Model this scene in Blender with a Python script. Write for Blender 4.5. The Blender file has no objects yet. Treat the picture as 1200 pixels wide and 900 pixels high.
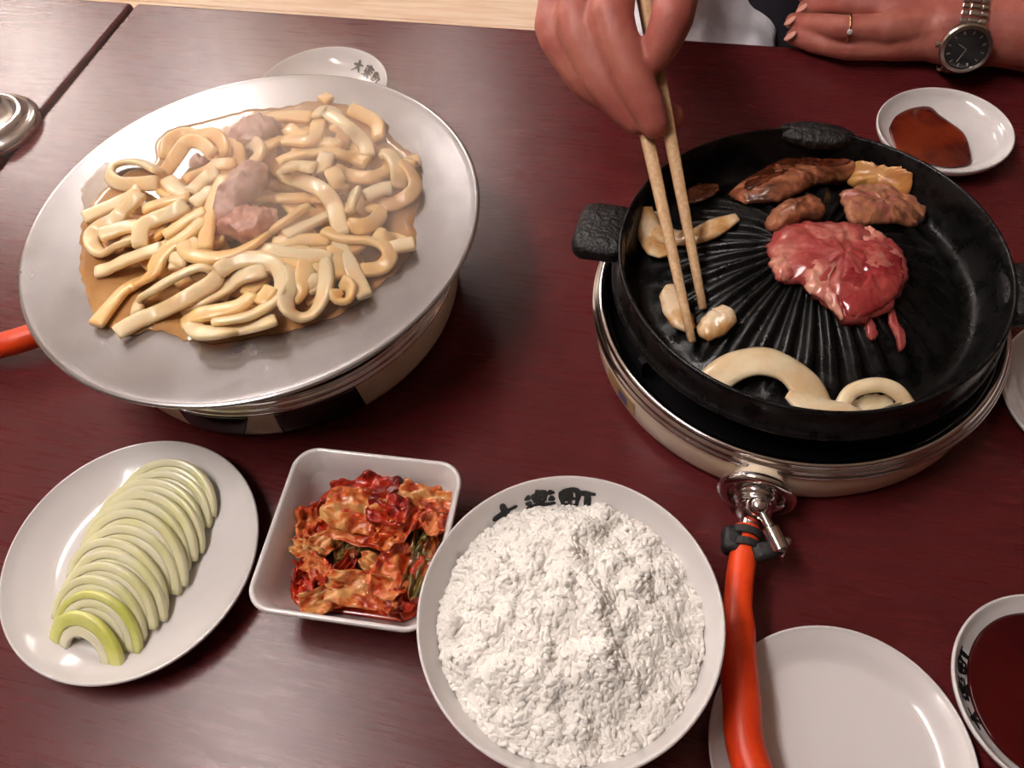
import bpy, bmesh, math, random
import numpy as np
from mathutils import Vector, Matrix, noise
random.seed(7); rng = np.random.default_rng(7)
S = bpy.context.scene
C = S.collection
PI = math.pi

# ------------------------------------------------------------------ camera
F, PITCH, ROLL, H = 945.05, math.radians(55.686), math.radians(-6.951), 0.45
cam = bpy.data.cameras.new('camera'); camo = bpy.data.objects.new('camera', cam); C.objects.link(camo)
cam.sensor_width = 36; cam.lens = 36*F/1200; cam.clip_start = .01
camo.location = (0, 0, H)
camo.rotation_mode = 'QUATERNION'
_r = Matrix.Rotation(math.radians(90)-PITCH, 4, 'X') @ Matrix.Rotation(ROLL, 4, 'Z')
camo.rotation_quaternion = _r.to_quaternion()
S.camera = camo
try: S.cycles.volume_bounces = 4
except Exception: pass
# ------------------------------------------------------------------ world and exposure
W = bpy.data.worlds.new('world'); S.world = W; W.use_nodes = True
W.node_tree.nodes['Background'].inputs[0].default_value = (.9, .85, .8, 1)
W.node_tree.nodes['Background'].inputs[1].default_value = .25
S.view_settings.view_transform = 'Standard'; S.view_settings.look = 'None'
S.view_settings.exposure = 0.36; S.view_settings.gamma = 1
try: S.view_settings.use_curve_mapping = False
except Exception: pass
TUBE = 58.0            # emission of the ceiling tubes
LAMPS = [(-.74, .30, 1.0), (-1.93, 3.2, 1.0), (-1.05, 2.78, 1.0), (-.1, 2.75, .35)]

def ray(px, py):
    x = (px-600)/F; y = -(py-450)/F
    c, s = math.cos(ROLL), math.sin(ROLL); x, y = c*x-s*y, s*x+c*y
    return (x, math.cos(PITCH)+y*math.sin(PITCH), -math.sin(PITCH)+y*math.cos(PITCH))
def at(px, py, z=0.0):
    """point of the place at height z seen at a photo pixel (a measuring aid)"""
    d = ray(px, py); t = (H-z)/-d[2]
    return Vector((d[0]*t, d[1]*t, z))
TA = math.atan2(-.315, .949)               # the tables stand turned against the camera
U = Vector((math.cos(TA), math.sin(TA), 0)); V = Vector((-math.sin(TA), math.cos(TA), 0))
def uv(u, v, z=0): return U*u + V*v + Vector((0, 0, z))

# ------------------------------------------------------------------ materials
def srgb(r, g, b):
    f = lambda c: (c/255/12.92 if c/255 <= .04045 else ((c/255+.055)/1.055)**2.4)
    return (f(r), f(g), f(b), 1)
def mat(name, col, rough=.5, metal=0, col2=None, nscale=20, ndetail=4, ramp=(.4, .6), bump=0, bscale=60, sss=0, ssr=(.01, .005, .003),
        coat=0, spec=.5, stretch=None, rough2=None, trans=0, ior=1.45, emit=0, bstretch=None, dist=0.0):
    m = bpy.data.materials.new(name); m.use_nodes = True
    nt = m.node_tree; N = nt.nodes; L = nt.links; b = N['Principled BSDF']
    I = b.inputs
    I['Base Color'].default_value = col if len(col) == 4 else (*col, 1)
    I['Roughness'].default_value = rough; I['Metallic'].default_value = metal
    I['Specular IOR Level'].default_value = spec; I['IOR'].default_value = ior
    I['Coat Weight'].default_value = coat; I['Coat Roughness'].default_value = .08
    I['Transmission Weight'].default_value = trans
    if sss:
        I['Subsurface Weight'].default_value = sss; I['Subsurface Radius'].default_value = ssr; I['Subsurface Scale'].default_value = 1.0
    if emit:
        I['Emission Color'].default_value = (1, .915, .87, 1); I['Emission Strength'].default_value = emit
    tc = N.new('ShaderNodeTexCoord')
    def tex(scale, stretch, detail=4):
        n = N.new('ShaderNodeTexNoise'); n.inputs['Scale'].default_value = scale; n.inputs['Detail'].default_value = detail
        n.inputs['Roughness'].default_value = .6; n.inputs['Distortion'].default_value = dist
        if stretch:
            mp = N.new('ShaderNodeMapping'); mp.inputs['Scale'].default_value = stretch
            L.new(tc.outputs['Object'], mp.inputs[0]); L.new(mp.outputs[0], n.inputs[0])
        else: L.new(tc.outputs['Object'], n.inputs[0])
        return n
    if col2 is not None:
        n = tex(nscale, stretch, ndetail); r = N.new('ShaderNodeValToRGB')
        cols = [col] + (list(col2) if isinstance(col2, list) else [col2])
        e = r.color_ramp.elements
        e[0].position = ramp[0]; e[1].position = ramp[1]
        e[0].color = cols[0]; e[1].color = cols[-1]
        for k, c in enumerate(cols[1:-1]):
            x = e.new(ramp[0]+(ramp[1]-ramp[0])*(k+1)/(len(cols)-1)); x.color = c
        L.new(n.outputs[0], r.inputs[0]); L.new(r.outputs[0], I['Base Color'])
        if rough2 is not None:
            mr = N.new('ShaderNodeMapRange'); mr.inputs[1].default_value = ramp[0]; mr.inputs[2].default_value = ramp[1]
            mr.inputs[3].default_value = rough; mr.inputs[4].default_value = rough2
            L.new(n.outputs[0], mr.inputs[0]); L.new(mr.outputs[0], I['Roughness'])
    if bump:
        n = tex(bscale, bstretch or stretch, 5); bp = N.new('ShaderNodeBump'); bp.inputs['Strength'].default_value = bump
        bp.inputs['Distance'].default_value = .002
        L.new(n.outputs[0], bp.inputs['Height']); L.new(bp.outputs[0], I['Normal'])
    return m
M = {}
M['table'] = mat('lacquered_wood', (.098, .0112, .0125, 1), .26, col2=(.072, .0085, .0098, 1), nscale=20, stretch=(1, 16, 1), ramp=(.3, .7), bump=.045, bscale=30, bstretch=(1, 14, 1), spec=.42, rough2=.30)
M['floorwood'] = mat('pale_floor_wood', srgb(242, 218, 192), .45, col2=srgb(228, 194, 162), nscale=6, stretch=(1, 12, 1), bump=.05, bscale=20)
M['groove'] = mat('floor_gap', (.12, .07, .04, 1), .8)
M['darkwall'] = mat('dark_wood_panelling', (.10, .055, .035, 1), .5, col2=(.07, .036, .022, 1), nscale=8, stretch=(1, 1, .1))
M['plaster'] = mat('plaster', (.62, .55, .47, 1), .8, bump=.05, bscale=40)
M['ceil'] = mat('ceiling_paint', (.5, .47, .45, 1), .8)
M['porc'] = mat('white_porcelain', (.75, .72, .715, 1), .12, coat=.4, sss=.12, ssr=(.004, .003, .003))
M['ink'] = mat('black_glaze_print', (.012, .012, .013, 1), .25)
M['steel'] = mat('worn_steel_plate', (.46, .445, .45, 1), .19, metal=.85, col2=(.35, .34, .345, 1), nscale=30, ndetail=9, ramp=(.34, .70), rough2=.28, bump=.035, bscale=60)
M['bright'] = mat('polished_steel', (.82, .80, .80, 1), .16, metal=.95)
M['steeldark'] = mat('dark_steel', (.035, .03, .032, 1), .3, metal=.6)
M['chrome'] = mat('chrome', (.86, .83, .83, 1), .11, metal=1)
M['chromed'] = mat('smoked_chrome', (.10, .085, .09, 1), .09, metal=1)
M['beige'] = mat('beige_enamel', srgb(232, 214, 190), .3, coat=.3, col2=srgb(224, 203, 176), nscale=30, bump=.03)
M['black'] = mat('black_enamel', (.010, .009, .010, 1), .38)
M['iron'] = mat('black_cast_iron', (.004, .0038, .004, 1), .24, col2=(.006, .0055, .0055, 1), nscale=80, bump=.30, bscale=160, rough2=.42, spec=.28)
M['ironrough'] = mat('crusted_cast_iron', (.006, .0055, .006, 1), .32, col2=(.03, .027, .028, 1), nscale=220, ramp=(.5, .72), bump=1.0, bscale=240)
M['hose'] = mat('orange_rubber', srgb(232, 72, 22), .42, col2=srgb(214, 58, 18), nscale=40, stretch=(1, 1, 1), bump=.08, bscale=120)
M['rubber'] = mat('black_rubber', (.012, .012, .013, 1), .5, bump=.4, bscale=400)
M['noodle'] = mat('noodle', srgb(250, 210, 150), .3, col2=srgb(242, 188, 118), nscale=38, ramp=(.38, .72), sss=.30, ssr=(.006, .004, .002), coat=.35, bump=.05, bscale=80)
M['noodlep'] = mat('pale_noodle', srgb(251, 226, 184), .3, col2=srgb(246, 206, 150), nscale=34, ramp=(.4, .75), sss=.30, ssr=(.006, .004, .002), coat=.35, bump=.05, bscale=80)
M['broth'] = mat('brown_broth', srgb(184, 140, 90), .07, col2=srgb(162, 114, 66), nscale=22, coat=.5, bump=.10, bscale=90)
M['brothstain'] = mat('thin_broth_film', srgb(176, 160, 146), .15, col2=srgb(190, 176, 164), nscale=40, bump=.06, bscale=80)
M['pork'] = mat('boiled_pork', srgb(216, 162, 142), .35, col2=srgb(186, 126, 110), nscale=120, sss=.2, coat=.2, bump=.6, bscale=150)
M['porkg'] = mat('grey_boiled_pork', srgb(208, 170, 156), .35, col2=srgb(184, 142, 130), nscale=90, sss=.2, coat=.2, bump=.4, bscale=120)
M['shroom'] = mat('mushroom_brown', srgb(178, 126, 66), .4, col2=srgb(110, 78, 50), nscale=90)
M['onion'] = mat('raw_onion', srgb(236, 232, 202), .22, col2=srgb(228, 224, 176), nscale=24, sss=.35, ssr=(.006, .006, .003), coat=.3, bump=.05, bscale=60)
M['onionrim'] = mat('onion_layer', srgb(226, 224, 168), .22, col2=srgb(236, 232, 196), nscale=30, sss=.35, ssr=(.005, .005, .003), coat=.3)
M['oniongreen'] = mat('green_onion_layer', srgb(208, 212, 110), .22, col2=srgb(226, 226, 150), nscale=30, sss=.3, ssr=(.005, .005, .002), coat=.3)
M['ggonion'] = mat('warm_onion', srgb(228, 212, 180), .3, col2=srgb(216, 190, 150), nscale=40, sss=.3, ssr=(.005, .004, .002), coat=.2, bump=.08, bscale=60)
M['gonion'] = mat('charred_onion', srgb(226, 204, 172), .28, col2=[srgb(196, 150, 96), srgb(120, 66, 26)], nscale=46, ramp=(.45, .78), sss=.25, ssr=(.005, .004, .002), coat=.3)
M['kimred'] = mat('kimchi_red', srgb(186, 52, 20), .2, col2=[srgb(146, 26, 12), srgb(84, 12, 9)], nscale=95, ndetail=8, ramp=(.4, .68), coat=.3, sss=.1, bump=.6, bscale=170)
M['kimmix'] = mat('kimchi_orange', srgb(208, 122, 66), .2, col2=[srgb(188, 62, 24), srgb(112, 16, 9)], nscale=90, ndetail=8, ramp=(.42, .68), coat=.3, sss=.12, bump=.55, bscale=160)
M['kimpale'] = mat('kimchi_pale', srgb(214, 158, 98), .2, col2=[srgb(196, 96, 42), srgb(146, 32, 13)], nscale=85, ndetail=8, ramp=(.42, .66), coat=.3, sss=.12, bump=.55, bscale=160)
M['kimgreen'] = mat('kimchi_green', srgb(96, 84, 30), .2, col2=[srgb(150, 66, 24), srgb(110, 24, 12)], nscale=60, ndetail=8, ramp=(.42, .7), coat=.5, bump=.4, bscale=130)
M['kimjuice'] = mat('kimchi_juice', srgb(150, 34, 12), .08, col2=srgb(186, 62, 22), nscale=40, coat=.5)
M['rice'] = mat('cooked_rice', (.98, .95, .90, 1), .4, spec=.35)
M['ricecore'] = mat('rice_core', (.97, .93, .87, 1), .5, sss=.0, ssr=(.004, .003, .002), bump=.5, bscale=300)
M['soy'] = mat('dark_sauce', (.045, .003, .003, 1), .05, col2=(.030, .0018, .0025, 1), nscale=18, spec=.25)
M['soylight'] = mat('thin_dark_sauce', (.17, .022, .007, 1), .05, col2=(.075, .008, .005, 1), nscale=22, ramp=(.42, .6), coat=.5, spec=.4)
M['lamb'] = mat('raw_lamb', srgb(164, 66, 66), .26, col2=[srgb(176, 88, 82), srgb(204, 136, 122)], nscale=60, ndetail=5, ramp=(.42, .70), coat=.45, sss=.15, bump=.35, bscale=70, dist=.6)
M['lambfat'] = mat('lamb_fat', srgb(214, 150, 130), .28, col2=srgb(182, 92, 84), nscale=60, coat=.4, sss=.2, bump=.3, bscale=80)
M['lambdeep'] = mat('deep_red_lamb', srgb(138, 36, 44), .22, col2=srgb(164, 66, 62), nscale=40, coat=.5, sss=.15, bump=.2, bscale=70)
M['seared'] = mat('seared_meat', srgb(172, 112, 80), .28, col2=[srgb(132, 76, 52), srgb(58, 26, 16)], nscale=44, ndetail=6, ramp=(.36, .62), coat=.4, bump=.4, bscale=90)
M['searedpink'] = mat('half_seared_meat', srgb(160, 92, 84), .3, col2=[srgb(176, 118, 84), srgb(120, 66, 56)], nscale=54, ndetail=6, ramp=(.4, .68), coat=.4, bump=.5, bscale=110)
M['crust'] = mat('browned_crust', srgb(66, 28, 16), .25, col2=srgb(110, 54, 30), nscale=70, coat=.5, bump=.3, bscale=90)
M['eryngii'] = mat('grilled_mushroom', srgb(206, 156, 92), .35, col2=srgb(178, 118, 62), nscale=22, stretch=(1, 6, 1), coat=.3, bump=.15, bscale=60)
M['stickwood'] = mat('pale_chopstick_wood', srgb(220, 186, 146), .55, col2=srgb(204, 164, 120), nscale=60, stretch=(8, 8, 1))
M['skin'] = mat('skin', srgb(176, 108, 94), .5, col2=srgb(160, 86, 76), nscale=26, sss=.25, ssr=(.012, .005, .003), bump=.22, bscale=190)
M['nail'] = mat('fingernail', srgb(226, 164, 150), .25, sss=.2)
M['cloth'] = mat('light_grey_cloth', srgb(228, 228, 236), .85, col2=srgb(212, 212, 222), nscale=30, bump=.3, bscale=25)
M['darkcloth'] = mat('dark_navy_cloth', (.014, .012, .02, 1), .9, bump=.3, bscale=80)
M['hair'] = mat('black_hair', (.01, .008, .008, 1), .4, bump=.6, bscale=80, stretch=(1, 1, .2))
M['watch'] = mat('brushed_watch_steel', (.55, .5, .46, 1), .25, metal=1)
M['watchdark'] = mat('watch_dial', (.01, .01, .013, 1), .12, coat=.6)
M['gold'] = mat('gold', (.75, .5, .28, 1), .2, metal=1)
M['gem'] = mat('clear_gem', (.9, .9, .92, 1), .02, metal=.3, coat=1)
M['lampwhite'] = mat('lamp_housing', (.8, .8, .8, 1), .4)
M['sticker'] = mat('tan_label', srgb(176, 140, 92), .4)
M['stickerb'] = mat('blue_label_emblem', srgb(70, 74, 120), .35)
M['eye'] = mat('eye_white', (.8, .78, .75, 1), .2)

# ------------------------------------------------------------------ builders
def newmesh(name, verts, faces, smooth=True):
    me = bpy.data.meshes.new(name); me.from_pydata([tuple(v) for v in verts], [], [tuple(f) for f in faces]); me.update()
    if smooth: me.polygons.foreach_set('use_smooth', [True]*len(me.polygons))
    return me
def link(name, me, m=None, parent=None):
    o = bpy.data.objects.new(name, me); C.objects.link(o)
    if m is not None and me is not None:
        me.materials.clear(); me.materials.append(M[m] if isinstance(m, str) else m)
    if parent is not None: o.parent = parent
    return o
def bmobj(name, bm, m, parent=None, smooth=True, bevel=0, bseg=2, auto=None):
    bmesh.ops.recalc_face_normals(bm, faces=bm.faces)
    if bevel: bmesh.ops.bevel(bm, geom=[e for e in bm.edges if e.calc_face_angle(0) > .5], offset=bevel, segments=bseg, affect='EDGES', profile=.5)
    me = bpy.data.meshes.new(name); bm.to_mesh(me); bm.free()
    if smooth: me.polygons.foreach_set('use_smooth', [True]*len(me.polygons))
    return link(name, me, m, parent)
def thing(name, label, cat, loc=(0, 0, 0), group=None):
    o = bpy.data.objects.new(name, None); C.objects.link(o); o.location = loc; o.empty_display_size = .02
    return tag(o, label, cat, group)
def tag(o, label, cat, group=None, kind=None):
    o['label'] = label; o['category'] = cat
    if group: o['group'] = group
    if kind: o['kind'] = kind
    return o
def struct(o): o['kind'] = 'structure'; return o
def lathe_data(prof, seg=96):
    v = []; f = []; n = len(prof)
    idx = []
    for i, (r, z) in enumerate(prof):
        if r < 1e-6: idx.append([len(v)]*seg); v.append((0, 0, z))
        else:
            idx.append(list(range(len(v), len(v)+seg)))
            v += [(r*math.cos(2*PI*k/seg), r*math.sin(2*PI*k/seg), z) for k in range(seg)]
    for i in range(n-1):
        a, b = idx[i], idx[i+1]
        for k in range(seg):
            q = [a[k], a[(k+1) % seg], b[(k+1) % seg], b[k]]
            q = list(dict.fromkeys(q))
            if len(q) > 2: f.append(q)
    return v, f
def catmull(pts, n):
    """resample a polyline of vectors smoothly to n points evenly by length"""
    P = np.array([tuple(p) for p in pts], float)
    if len(P) == 2: return P[0]+(P[1]-P[0])*np.linspace(0, 1, n)[:, None]
    Q = np.vstack([2*P[0]-P[1], P, 2*P[-1]-P[-2]]); out = []
    for i in range(len(P)-1):
        p0, p1, p2, p3 = Q[i:i+4]
        for t in np.linspace(0, 1, 16, endpoint=False):
            out.append(.5*((2*p1)+(p2-p0)*t+(2*p0-5*p1+4*p2-p3)*t*t+(3*p1-p0-3*p2+p3)*t**3))
    out.append(P[-1]); out = np.array(out)
    d = np.r_[0, np.cumsum(np.linalg.norm(np.diff(out, axis=0), axis=1))]
    s = np.linspace(0, d[-1], n)
    return np.stack([np.interp(s, d, out[:, k]) for k in range(out.shape[1])], 1)
def rev(name, prof, m, parent=None, seg=96, smoothn=0, sharp=False):
    if smoothn: prof = [tuple(p) for p in catmull(prof, smoothn)]
    prof = [(max(0, r), z) for r, z in prof]
    v, f = lathe_data(prof, seg); me = newmesh(name, v, f)
    bm = bmesh.new(); bm.from_mesh(me); bmesh.ops.recalc_face_normals(bm, faces=bm.faces); bm.to_mesh(me); bm.free()
    if sharp:
        me.set_sharp_from_angle(angle=math.radians(35))
    return link(name, me, m, parent)
def box(bm, c, s, rot=None):
    r = bmesh.ops.create_cube(bm, size=1)
    mt = Matrix.Translation(c) @ (rot.to_4x4() if rot else Matrix()) @ Matrix.Diagonal((*s, 1))
    bmesh.ops.transform(bm, matrix=mt, verts=r['verts']); return r['verts']
def sweep(path, sect, ups=None, cap=True, scale=None):
    """path Nx3, sect list of (a,b): a sideways, b along up; scale: per point multiplier"""
    P = np.asarray(path, float); n = len(P); k = len(sect)
    T = np.gradient(P, axis=0); T /= np.linalg.norm(T, axis=1)[:, None]+1e-12
    v = []; f = []; up = np.array([0, 0, 1.0])
    for i in range(n):
        u = np.array(ups[i]) if ups is not None else up
        side = np.cross(T[i], u)
        if np.linalg.norm(side) < 1e-4: side = np.cross(T[i], [1, 0, 0])
        side /= np.linalg.norm(side); w = np.cross(side, T[i])
        if ups is None: up = w
        sc = scale[i] if scale is not None else 1
        for a, b in sect: v.append(P[i]+side*a*sc+w*b*sc)
    for i in range(n-1):
        for j in range(k):
            f.append((i*k+j, i*k+(j+1) % k, (i+1)*k+(j+1) % k, (i+1)*k+j))
    if cap: f.append(tuple(range(k))[::-1]); f.append(tuple((n-1)*k+j for j in range(k)))
    return v, f
def circ(r, n=14): return [(r*math.cos(2*PI*i/n), r*math.sin(2*PI*i/n)) for i in range(n)]
def sup(a, b, n=12, p=.62):
    g = lambda t: math.copysign(abs(t)**p, t)
    return [(a*g(math.cos(2*PI*i/n)), b*g(math.sin(2*PI*i/n))) for i in range(n)]
def tube(name, pts, r, m, parent=None, n=40, seg=14, cap=True, scale=None):
    v, f = sweep(catmull(pts, n), circ(r, seg), cap=cap, scale=scale); return link(name, newmesh(name, v, f), m, parent)
def fix(me):
    bm = bmesh.new(); bm.from_mesh(me); bmesh.ops.recalc_face_normals(bm, faces=bm.faces); bm.to_mesh(me); bm.free(); return me
def nz(x, y, z=0): return noise.noise(Vector((x, y, z)))

# ------------------------------------------------------------------ room shell
FZ = -.36
def quadbox(name, c, s, m, rotz=0):
    bm = bmesh.new(); box(bm, (0, 0, 0), s); o = bmobj(name, bm, m, smooth=False); o.location = c; o.rotation_euler.z = rotz
    return struct(o)
rc = uv(.0, 1.2, 0)
fl = quadbox('floor', (rc.x, rc.y, FZ-.035), (6.2, 6.6, .04), 'groove', TA)
bmp = bmesh.new(); box(bmp, (0, 0, 0), (1.796, .1165, .015)); bmesh.ops.bevel(bmp, geom=bmp.edges[:], offset=.0015, segments=1, affect='EDGES')
pm = bpy.data.meshes.new('plank'); bmp.to_mesh(pm); bmp.free(); pm.materials.append(M['floorwood'])
for j in range(-27, 28):
    x = -3.1-((j*7) % 5)*.36
    while x < 3.1:
        x0, x1 = max(x, -3.1), min(x+1.8, 3.1); x += 1.8
        if x1-x0 < .05: continue
        p = bpy.data.objects.new('plank', pm); C.objects.link(p); p.parent = fl; p.location = ((x0+x1)/2, j*.118, .0275); p.scale.x = (x1-x0)/1.8
quadbox('ceiling', (rc.x, rc.y, 1.72), (6.2, 6.6, .04), 'ceil', TA)
for nm, u, v, sx, sy in (('wall_left', -3.12, 1.2, .05, 6.6), ('wall_right', 3.12, 1.2, .05, 6.6), ('wall_back', 0, 4.52, 6.2, .05), ('wall_front', 0, -2.12, 6.2, .05)):
    c = uv(u, v, (FZ+1.7)/2); quadbox(nm, c, (sx, sy, 1.7-FZ+.02), 'plaster' if nm == 'wall_left' else 'darkwall', TA)
# ceiling lights: twin tubes
for i, (x, y, k) in enumerate(LAMPS):
    t = thing('ceiling_light', ['white twin-tube ceiling light above the front of the tables', 'white twin-tube ceiling light nearest the pale left wall', 'white twin-tube ceiling light between two others behind the tables', 'dimmer twin-tube ceiling light behind the diner'][i], 'ceiling light', (x, y, 1.70), 'twin-tube ceiling lights')
    bm = bmesh.new(); box(bm, (0, 0, -.025), (.24, 1.24, .05)); bmobj('housing', bm, 'lampwhite', t, smooth=False, bevel=.006)
    em = mat('fluorescent_tube', (.9, .9, .9, 1), .4, emit=TUBE*k)
    for s in (-1, 1):
        v, f = sweep([(s*.07, -.58, -.075), (s*.07, 0, -.075), (s*.07, .58, -.075)], circ(.016, 12)); link('tube', newmesh('tube', v, f), em, t)
        for e in (-1, 1):
            bm = bmesh.new(); box(bm, (s*.07, e*.59, -.065), (.03, .02, .04)); bmobj('socket', bm, 'lampwhite', t, smooth=False)

# ------------------------------------------------------------------ tables
VF, VN, UG = .698, -.12, -.596
def table(u0, u1, label):
    c = uv((u0+u1)/2, (VF+VN)/2, FZ); t = thing('low_table', label, 'table', c); t.rotation_euler.z = TA
    L, Dp = u1-u0, VF-VN
    bm = bmesh.new(); box(bm, (0, 0, -FZ-.0175), (L, Dp, .035)); bmobj('tabletop', bm, 'table', t, bevel=.005, bseg=4, smooth=False)
    for sx in (-1, 1):
        for sy in (-1, 1):
            bm = bmesh.new(); box(bm, (sx*(L/2-.07), sy*(Dp/2-.07), (-FZ-.035)/2), (.06, .06, -FZ-.035)); bmobj('leg', bm, 'table', t, smooth=False, bevel=.004)
        bm = bmesh.new(); box(bm, (sx*(L/2-.07), 0, -FZ-.065), (.025, Dp-.2, .06)); bmobj('apron_rail', bm, 'table', t, smooth=False)
    for sy in (-1, 1):
        bm = bmesh.new(); box(bm, (0, sy*(Dp/2-.07), -FZ-.065), (L-.2, .025, .06)); bmobj('apron_rail', bm, 'table', t, smooth=False)
    return t
table(UG+.0015, .86, 'dark red lacquered low table carrying the pans and dishes')
table(UG-1.3, UG-.0035, 'dark red lacquered low table across the narrow gap')

# ------------------------------------------------------------------ porcelain and print
STROKES = {
 'dai': [[(.1, .60), (.9, .66)], [(.5, .98), (.5, .6), (.34, .3), (.1, .06)], [(.52, .58), (.66, .3), (.9, .06)]],
 'raku': [[(.37, .9), (.36, .55)], [(.36, .86), (.65, .86), (.63, .55)], [(.38, .71), (.62, .71)], [(.36, .56), (.64, .56)], [(.52, 1), (.46, .89)],
          [(.12, .86), (.24, .74)], [(.1, .54), (.25, .64)], [(.88, .9), (.76, .76)], [(.76, .66), (.92, .55)], [(.06, .42), (.94, .43)], [(.5, .54), (.5, -.02)], [(.46, .4), (.32, .2), (.1, .06)], [(.54, .4), (.68, .2), (.9, .05)]],
 'machi': [[(.07, .86), (.08, .28)], [(.07, .84), (.5, .85), (.47, .28)], [(.08, .57), (.48, .57)], [(.08, .31), (.48, .32)], [(.28, .84), (.28, .32)], [(.53, .78), (1, .82)], [(.78, .8), (.78, .1), (.66, .16)]]}
def print_text(parent, fn, chars, cw, wid, gap=1.06):
    """brush lettering laid on a surface: fn(x, y) -> point, x along the line, y to the letter tops (metres)"""
    v = []; f = []; tot = len(chars)*cw*gap
    for ci, ch in enumerate(chars):
        x0 = -tot/2 + ci*cw*gap
        for st in STROKES[ch]:
            P = catmull([(x*cw+x0, y*cw) for x, y in st], 14); T = np.gradient(P, axis=0); T /= np.linalg.norm(T, axis=1)[:, None]+1e-9
            base = len(v)
            for i, (p, t) in enumerate(zip(P, T)):
                s = i/13; w = wid*cw*(.55+.45*math.sin(PI*min(1, s*1.15+.12))) * (1 if 0 < i < 13 else .6)
                nx, ny = -t[1], t[0]
                v.append(fn(p[0]+nx*w, p[1]+ny*w)); v.append(fn(p[0]-nx*w, p[1]-ny*w))
            for i in range(13): f.append((base+2*i, base+2*i+1, base+2*i+3, base+2*i+2))
    return link('printed_lettering', newmesh('printed_lettering', v, f), 'ink', parent)
def wall_fn(prof, phi0, s0):
    """inner wall profile points from the rim inward; y metres up from distance s0 along the wall"""
    P = np.array(prof); d = np.r_[0, np.cumsum(np.linalg.norm(np.diff(P, axis=0), axis=1))]
    def fn(x, y):
        s = s0-y
        r = np.interp(s, d, P[:, 0]); z = np.interp(s, d, P[:, 1])
        r2 = np.interp(s+.001, d, P[:, 0]); z2 = np.interp(s+.001, d, P[:, 1])
        tx, tz = r2-r, z2-z; l = math.hypot(tx, tz)+1e-9
        r += tz/l*.0004 if tz < 0 else 0; r -= 0; z += abs(tx)/l*.0004
        rr = np.interp(s0-.5*.01, d, P[:, 0]); a = phi0 - x/rr
        return (r*math.cos(a), r*math.sin(a), z)
    return fn
def plate(name, label, cat, cx, cy, prof_in, thick, foot, text=None, group=None):
    """prof_in: inner profile from rim (r,z) to centre; makes body + foot ring"""
    t = thing(name, label, cat, (cx, cy, 0), group)
    pin = catmull(prof_in, 36); R, zr = prof_in[0]
    outer = []
    for i in range(len(pin)-1, -1, -1):
        j0, j1 = max(0, i-1), min(len(pin)-1, i+1); tx, tz = pin[j1]-pin[j0]; l = math.hypot(tx, tz)+1e-9
        nx, nzz = -tz/l, tx/l        # to the outside / below
        if nzz > 0: nx, nzz = -nx, -nzz
        outer.append((max(0, pin[i][0]+nx*thick), max(.002, pin[i][1]+nzz*thick)))
    outer = [o for o in outer if o[0] < R+thick][:-2]
    rim = [(R+thick*.45, zr-thick*.55), (R+thick*.5, zr-thick*.1), (R+thick*.2, zr+thick*.22)]
    prof = [(0, outer[0][1])]+outer[1:]+rim+[tuple(p) for p in pin]
    rev('body', prof, 'porc', t)
    fr, fz = foot
    rev('foot_ring', [(fr-.003, fz), (fr-.003, .0008), (fr-.002, 0), (fr, 0), (fr+.001, .0008), (fr+.0015, fz)], 'porc', t)
    if text:
        chars, phi, s0, cw, wid = text; print_text(t, wall_fn([tuple(p) for p in pin], phi, s0), chars, cw, wid)
    return t, pin
ALL3 = ('dai', 'raku', 'machi')
# plate of raw onion
OC = (-.544*.432, .483*.432)
plate('dinner_plate', 'round white porcelain plate holding the raw onion slices', 'plate', *OC, [(.0743, .018), (.068, .0135), (.055, .0075), (.045, .0055), (.02, .005), (0, .005)], .0032, (.042, .004))
# bare white plate under the hose
PC = (.315*.436, .131*.436)
plate('side_plate', 'empty round white porcelain plate beneath the orange hose', 'plate', *PC, [(.062, .014), (.056, .0105), (.050, .0066), (.044, .0050), (.02, .0045), (0, .0045)], .003, (.036, .0035))
# small sauce dishes
SC = (.58*.432, .166*.432); UC = (.834*.432, 1.125*.432)
dprof = [(.0492, .018), (.045, .0128), (.038, .008), (.028, .0055), (.012, .0048), (0, .0047)]
plate('sauce_dish', 'small white sauce dish with black brush lettering beside the empty plate', 'dish', *SC, dprof, .003, (.024, .004), (ALL3, math.radians(168), .0150, .0130, .10), 'small white sauce dishes')
plate('sauce_dish', 'small white sauce dish below the wristwatch, touching the grill pan rim', 'dish', *UC, dprof, .003, (.024, .004), (ALL3, math.radians(203), .0125, .010, .10), 'small white sauce dishes')
plate('sauce_dish', 'small white dish with black lettering tucked behind the noodle pan', 'dish', -.1356, .6343, [(.0575, .02), (.052, .0125), (.045, .0085), (.03, .006), (.012, .0055), (0, .0055)], .003, (.028, .004), (ALL3, math.radians(34), .020, .0130, .10), 'small white sauce dishes')
plate('side_plate', 'white porcelain plate mostly hidden beyond the gas hose burner at right', 'plate', .3635, .235, [(.062, .014), (.056, .0105), (.050, .0066), (.044, .0050), (.02, .0045), (0, .0045)], .003, (.036, .0035))
def sauce(name, label, cx, cy, pts, z, m):
    P = catmull([*pts, pts[0]], 97)[:-1]; c = P.mean(0); v = []; f = []
    rings = [(0, 0), (.5, 0), (.85, 0), (.96, -.0001), (1.0, -.0007), (.985, -.0016), (.6, -.0022), (0, -.0022)]
    n = len(P)
    for s, dz in rings:
        for p in P: q = c+(p-c)*s; v.append((q[0]-cx, q[1]-cy, z+dz))
    for i in range(len(rings)-1):
        for k in range(n): f.append((i*n+k, i*n+(k+1) % n, (i+1)*n+(k+1) % n, (i+1)*n+k))
    o = link(name, fix(newmesh(name, v, f)), m); o.location = (cx, cy, 0)
    bm = bmesh.new(); bm.from_mesh(o.data); bmesh.ops.remove_doubles(bm, verts=bm.verts, dist=1e-6); bm.to_mesh(o.data); bm.free()
    return tag(o, label, 'sauce')
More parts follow.
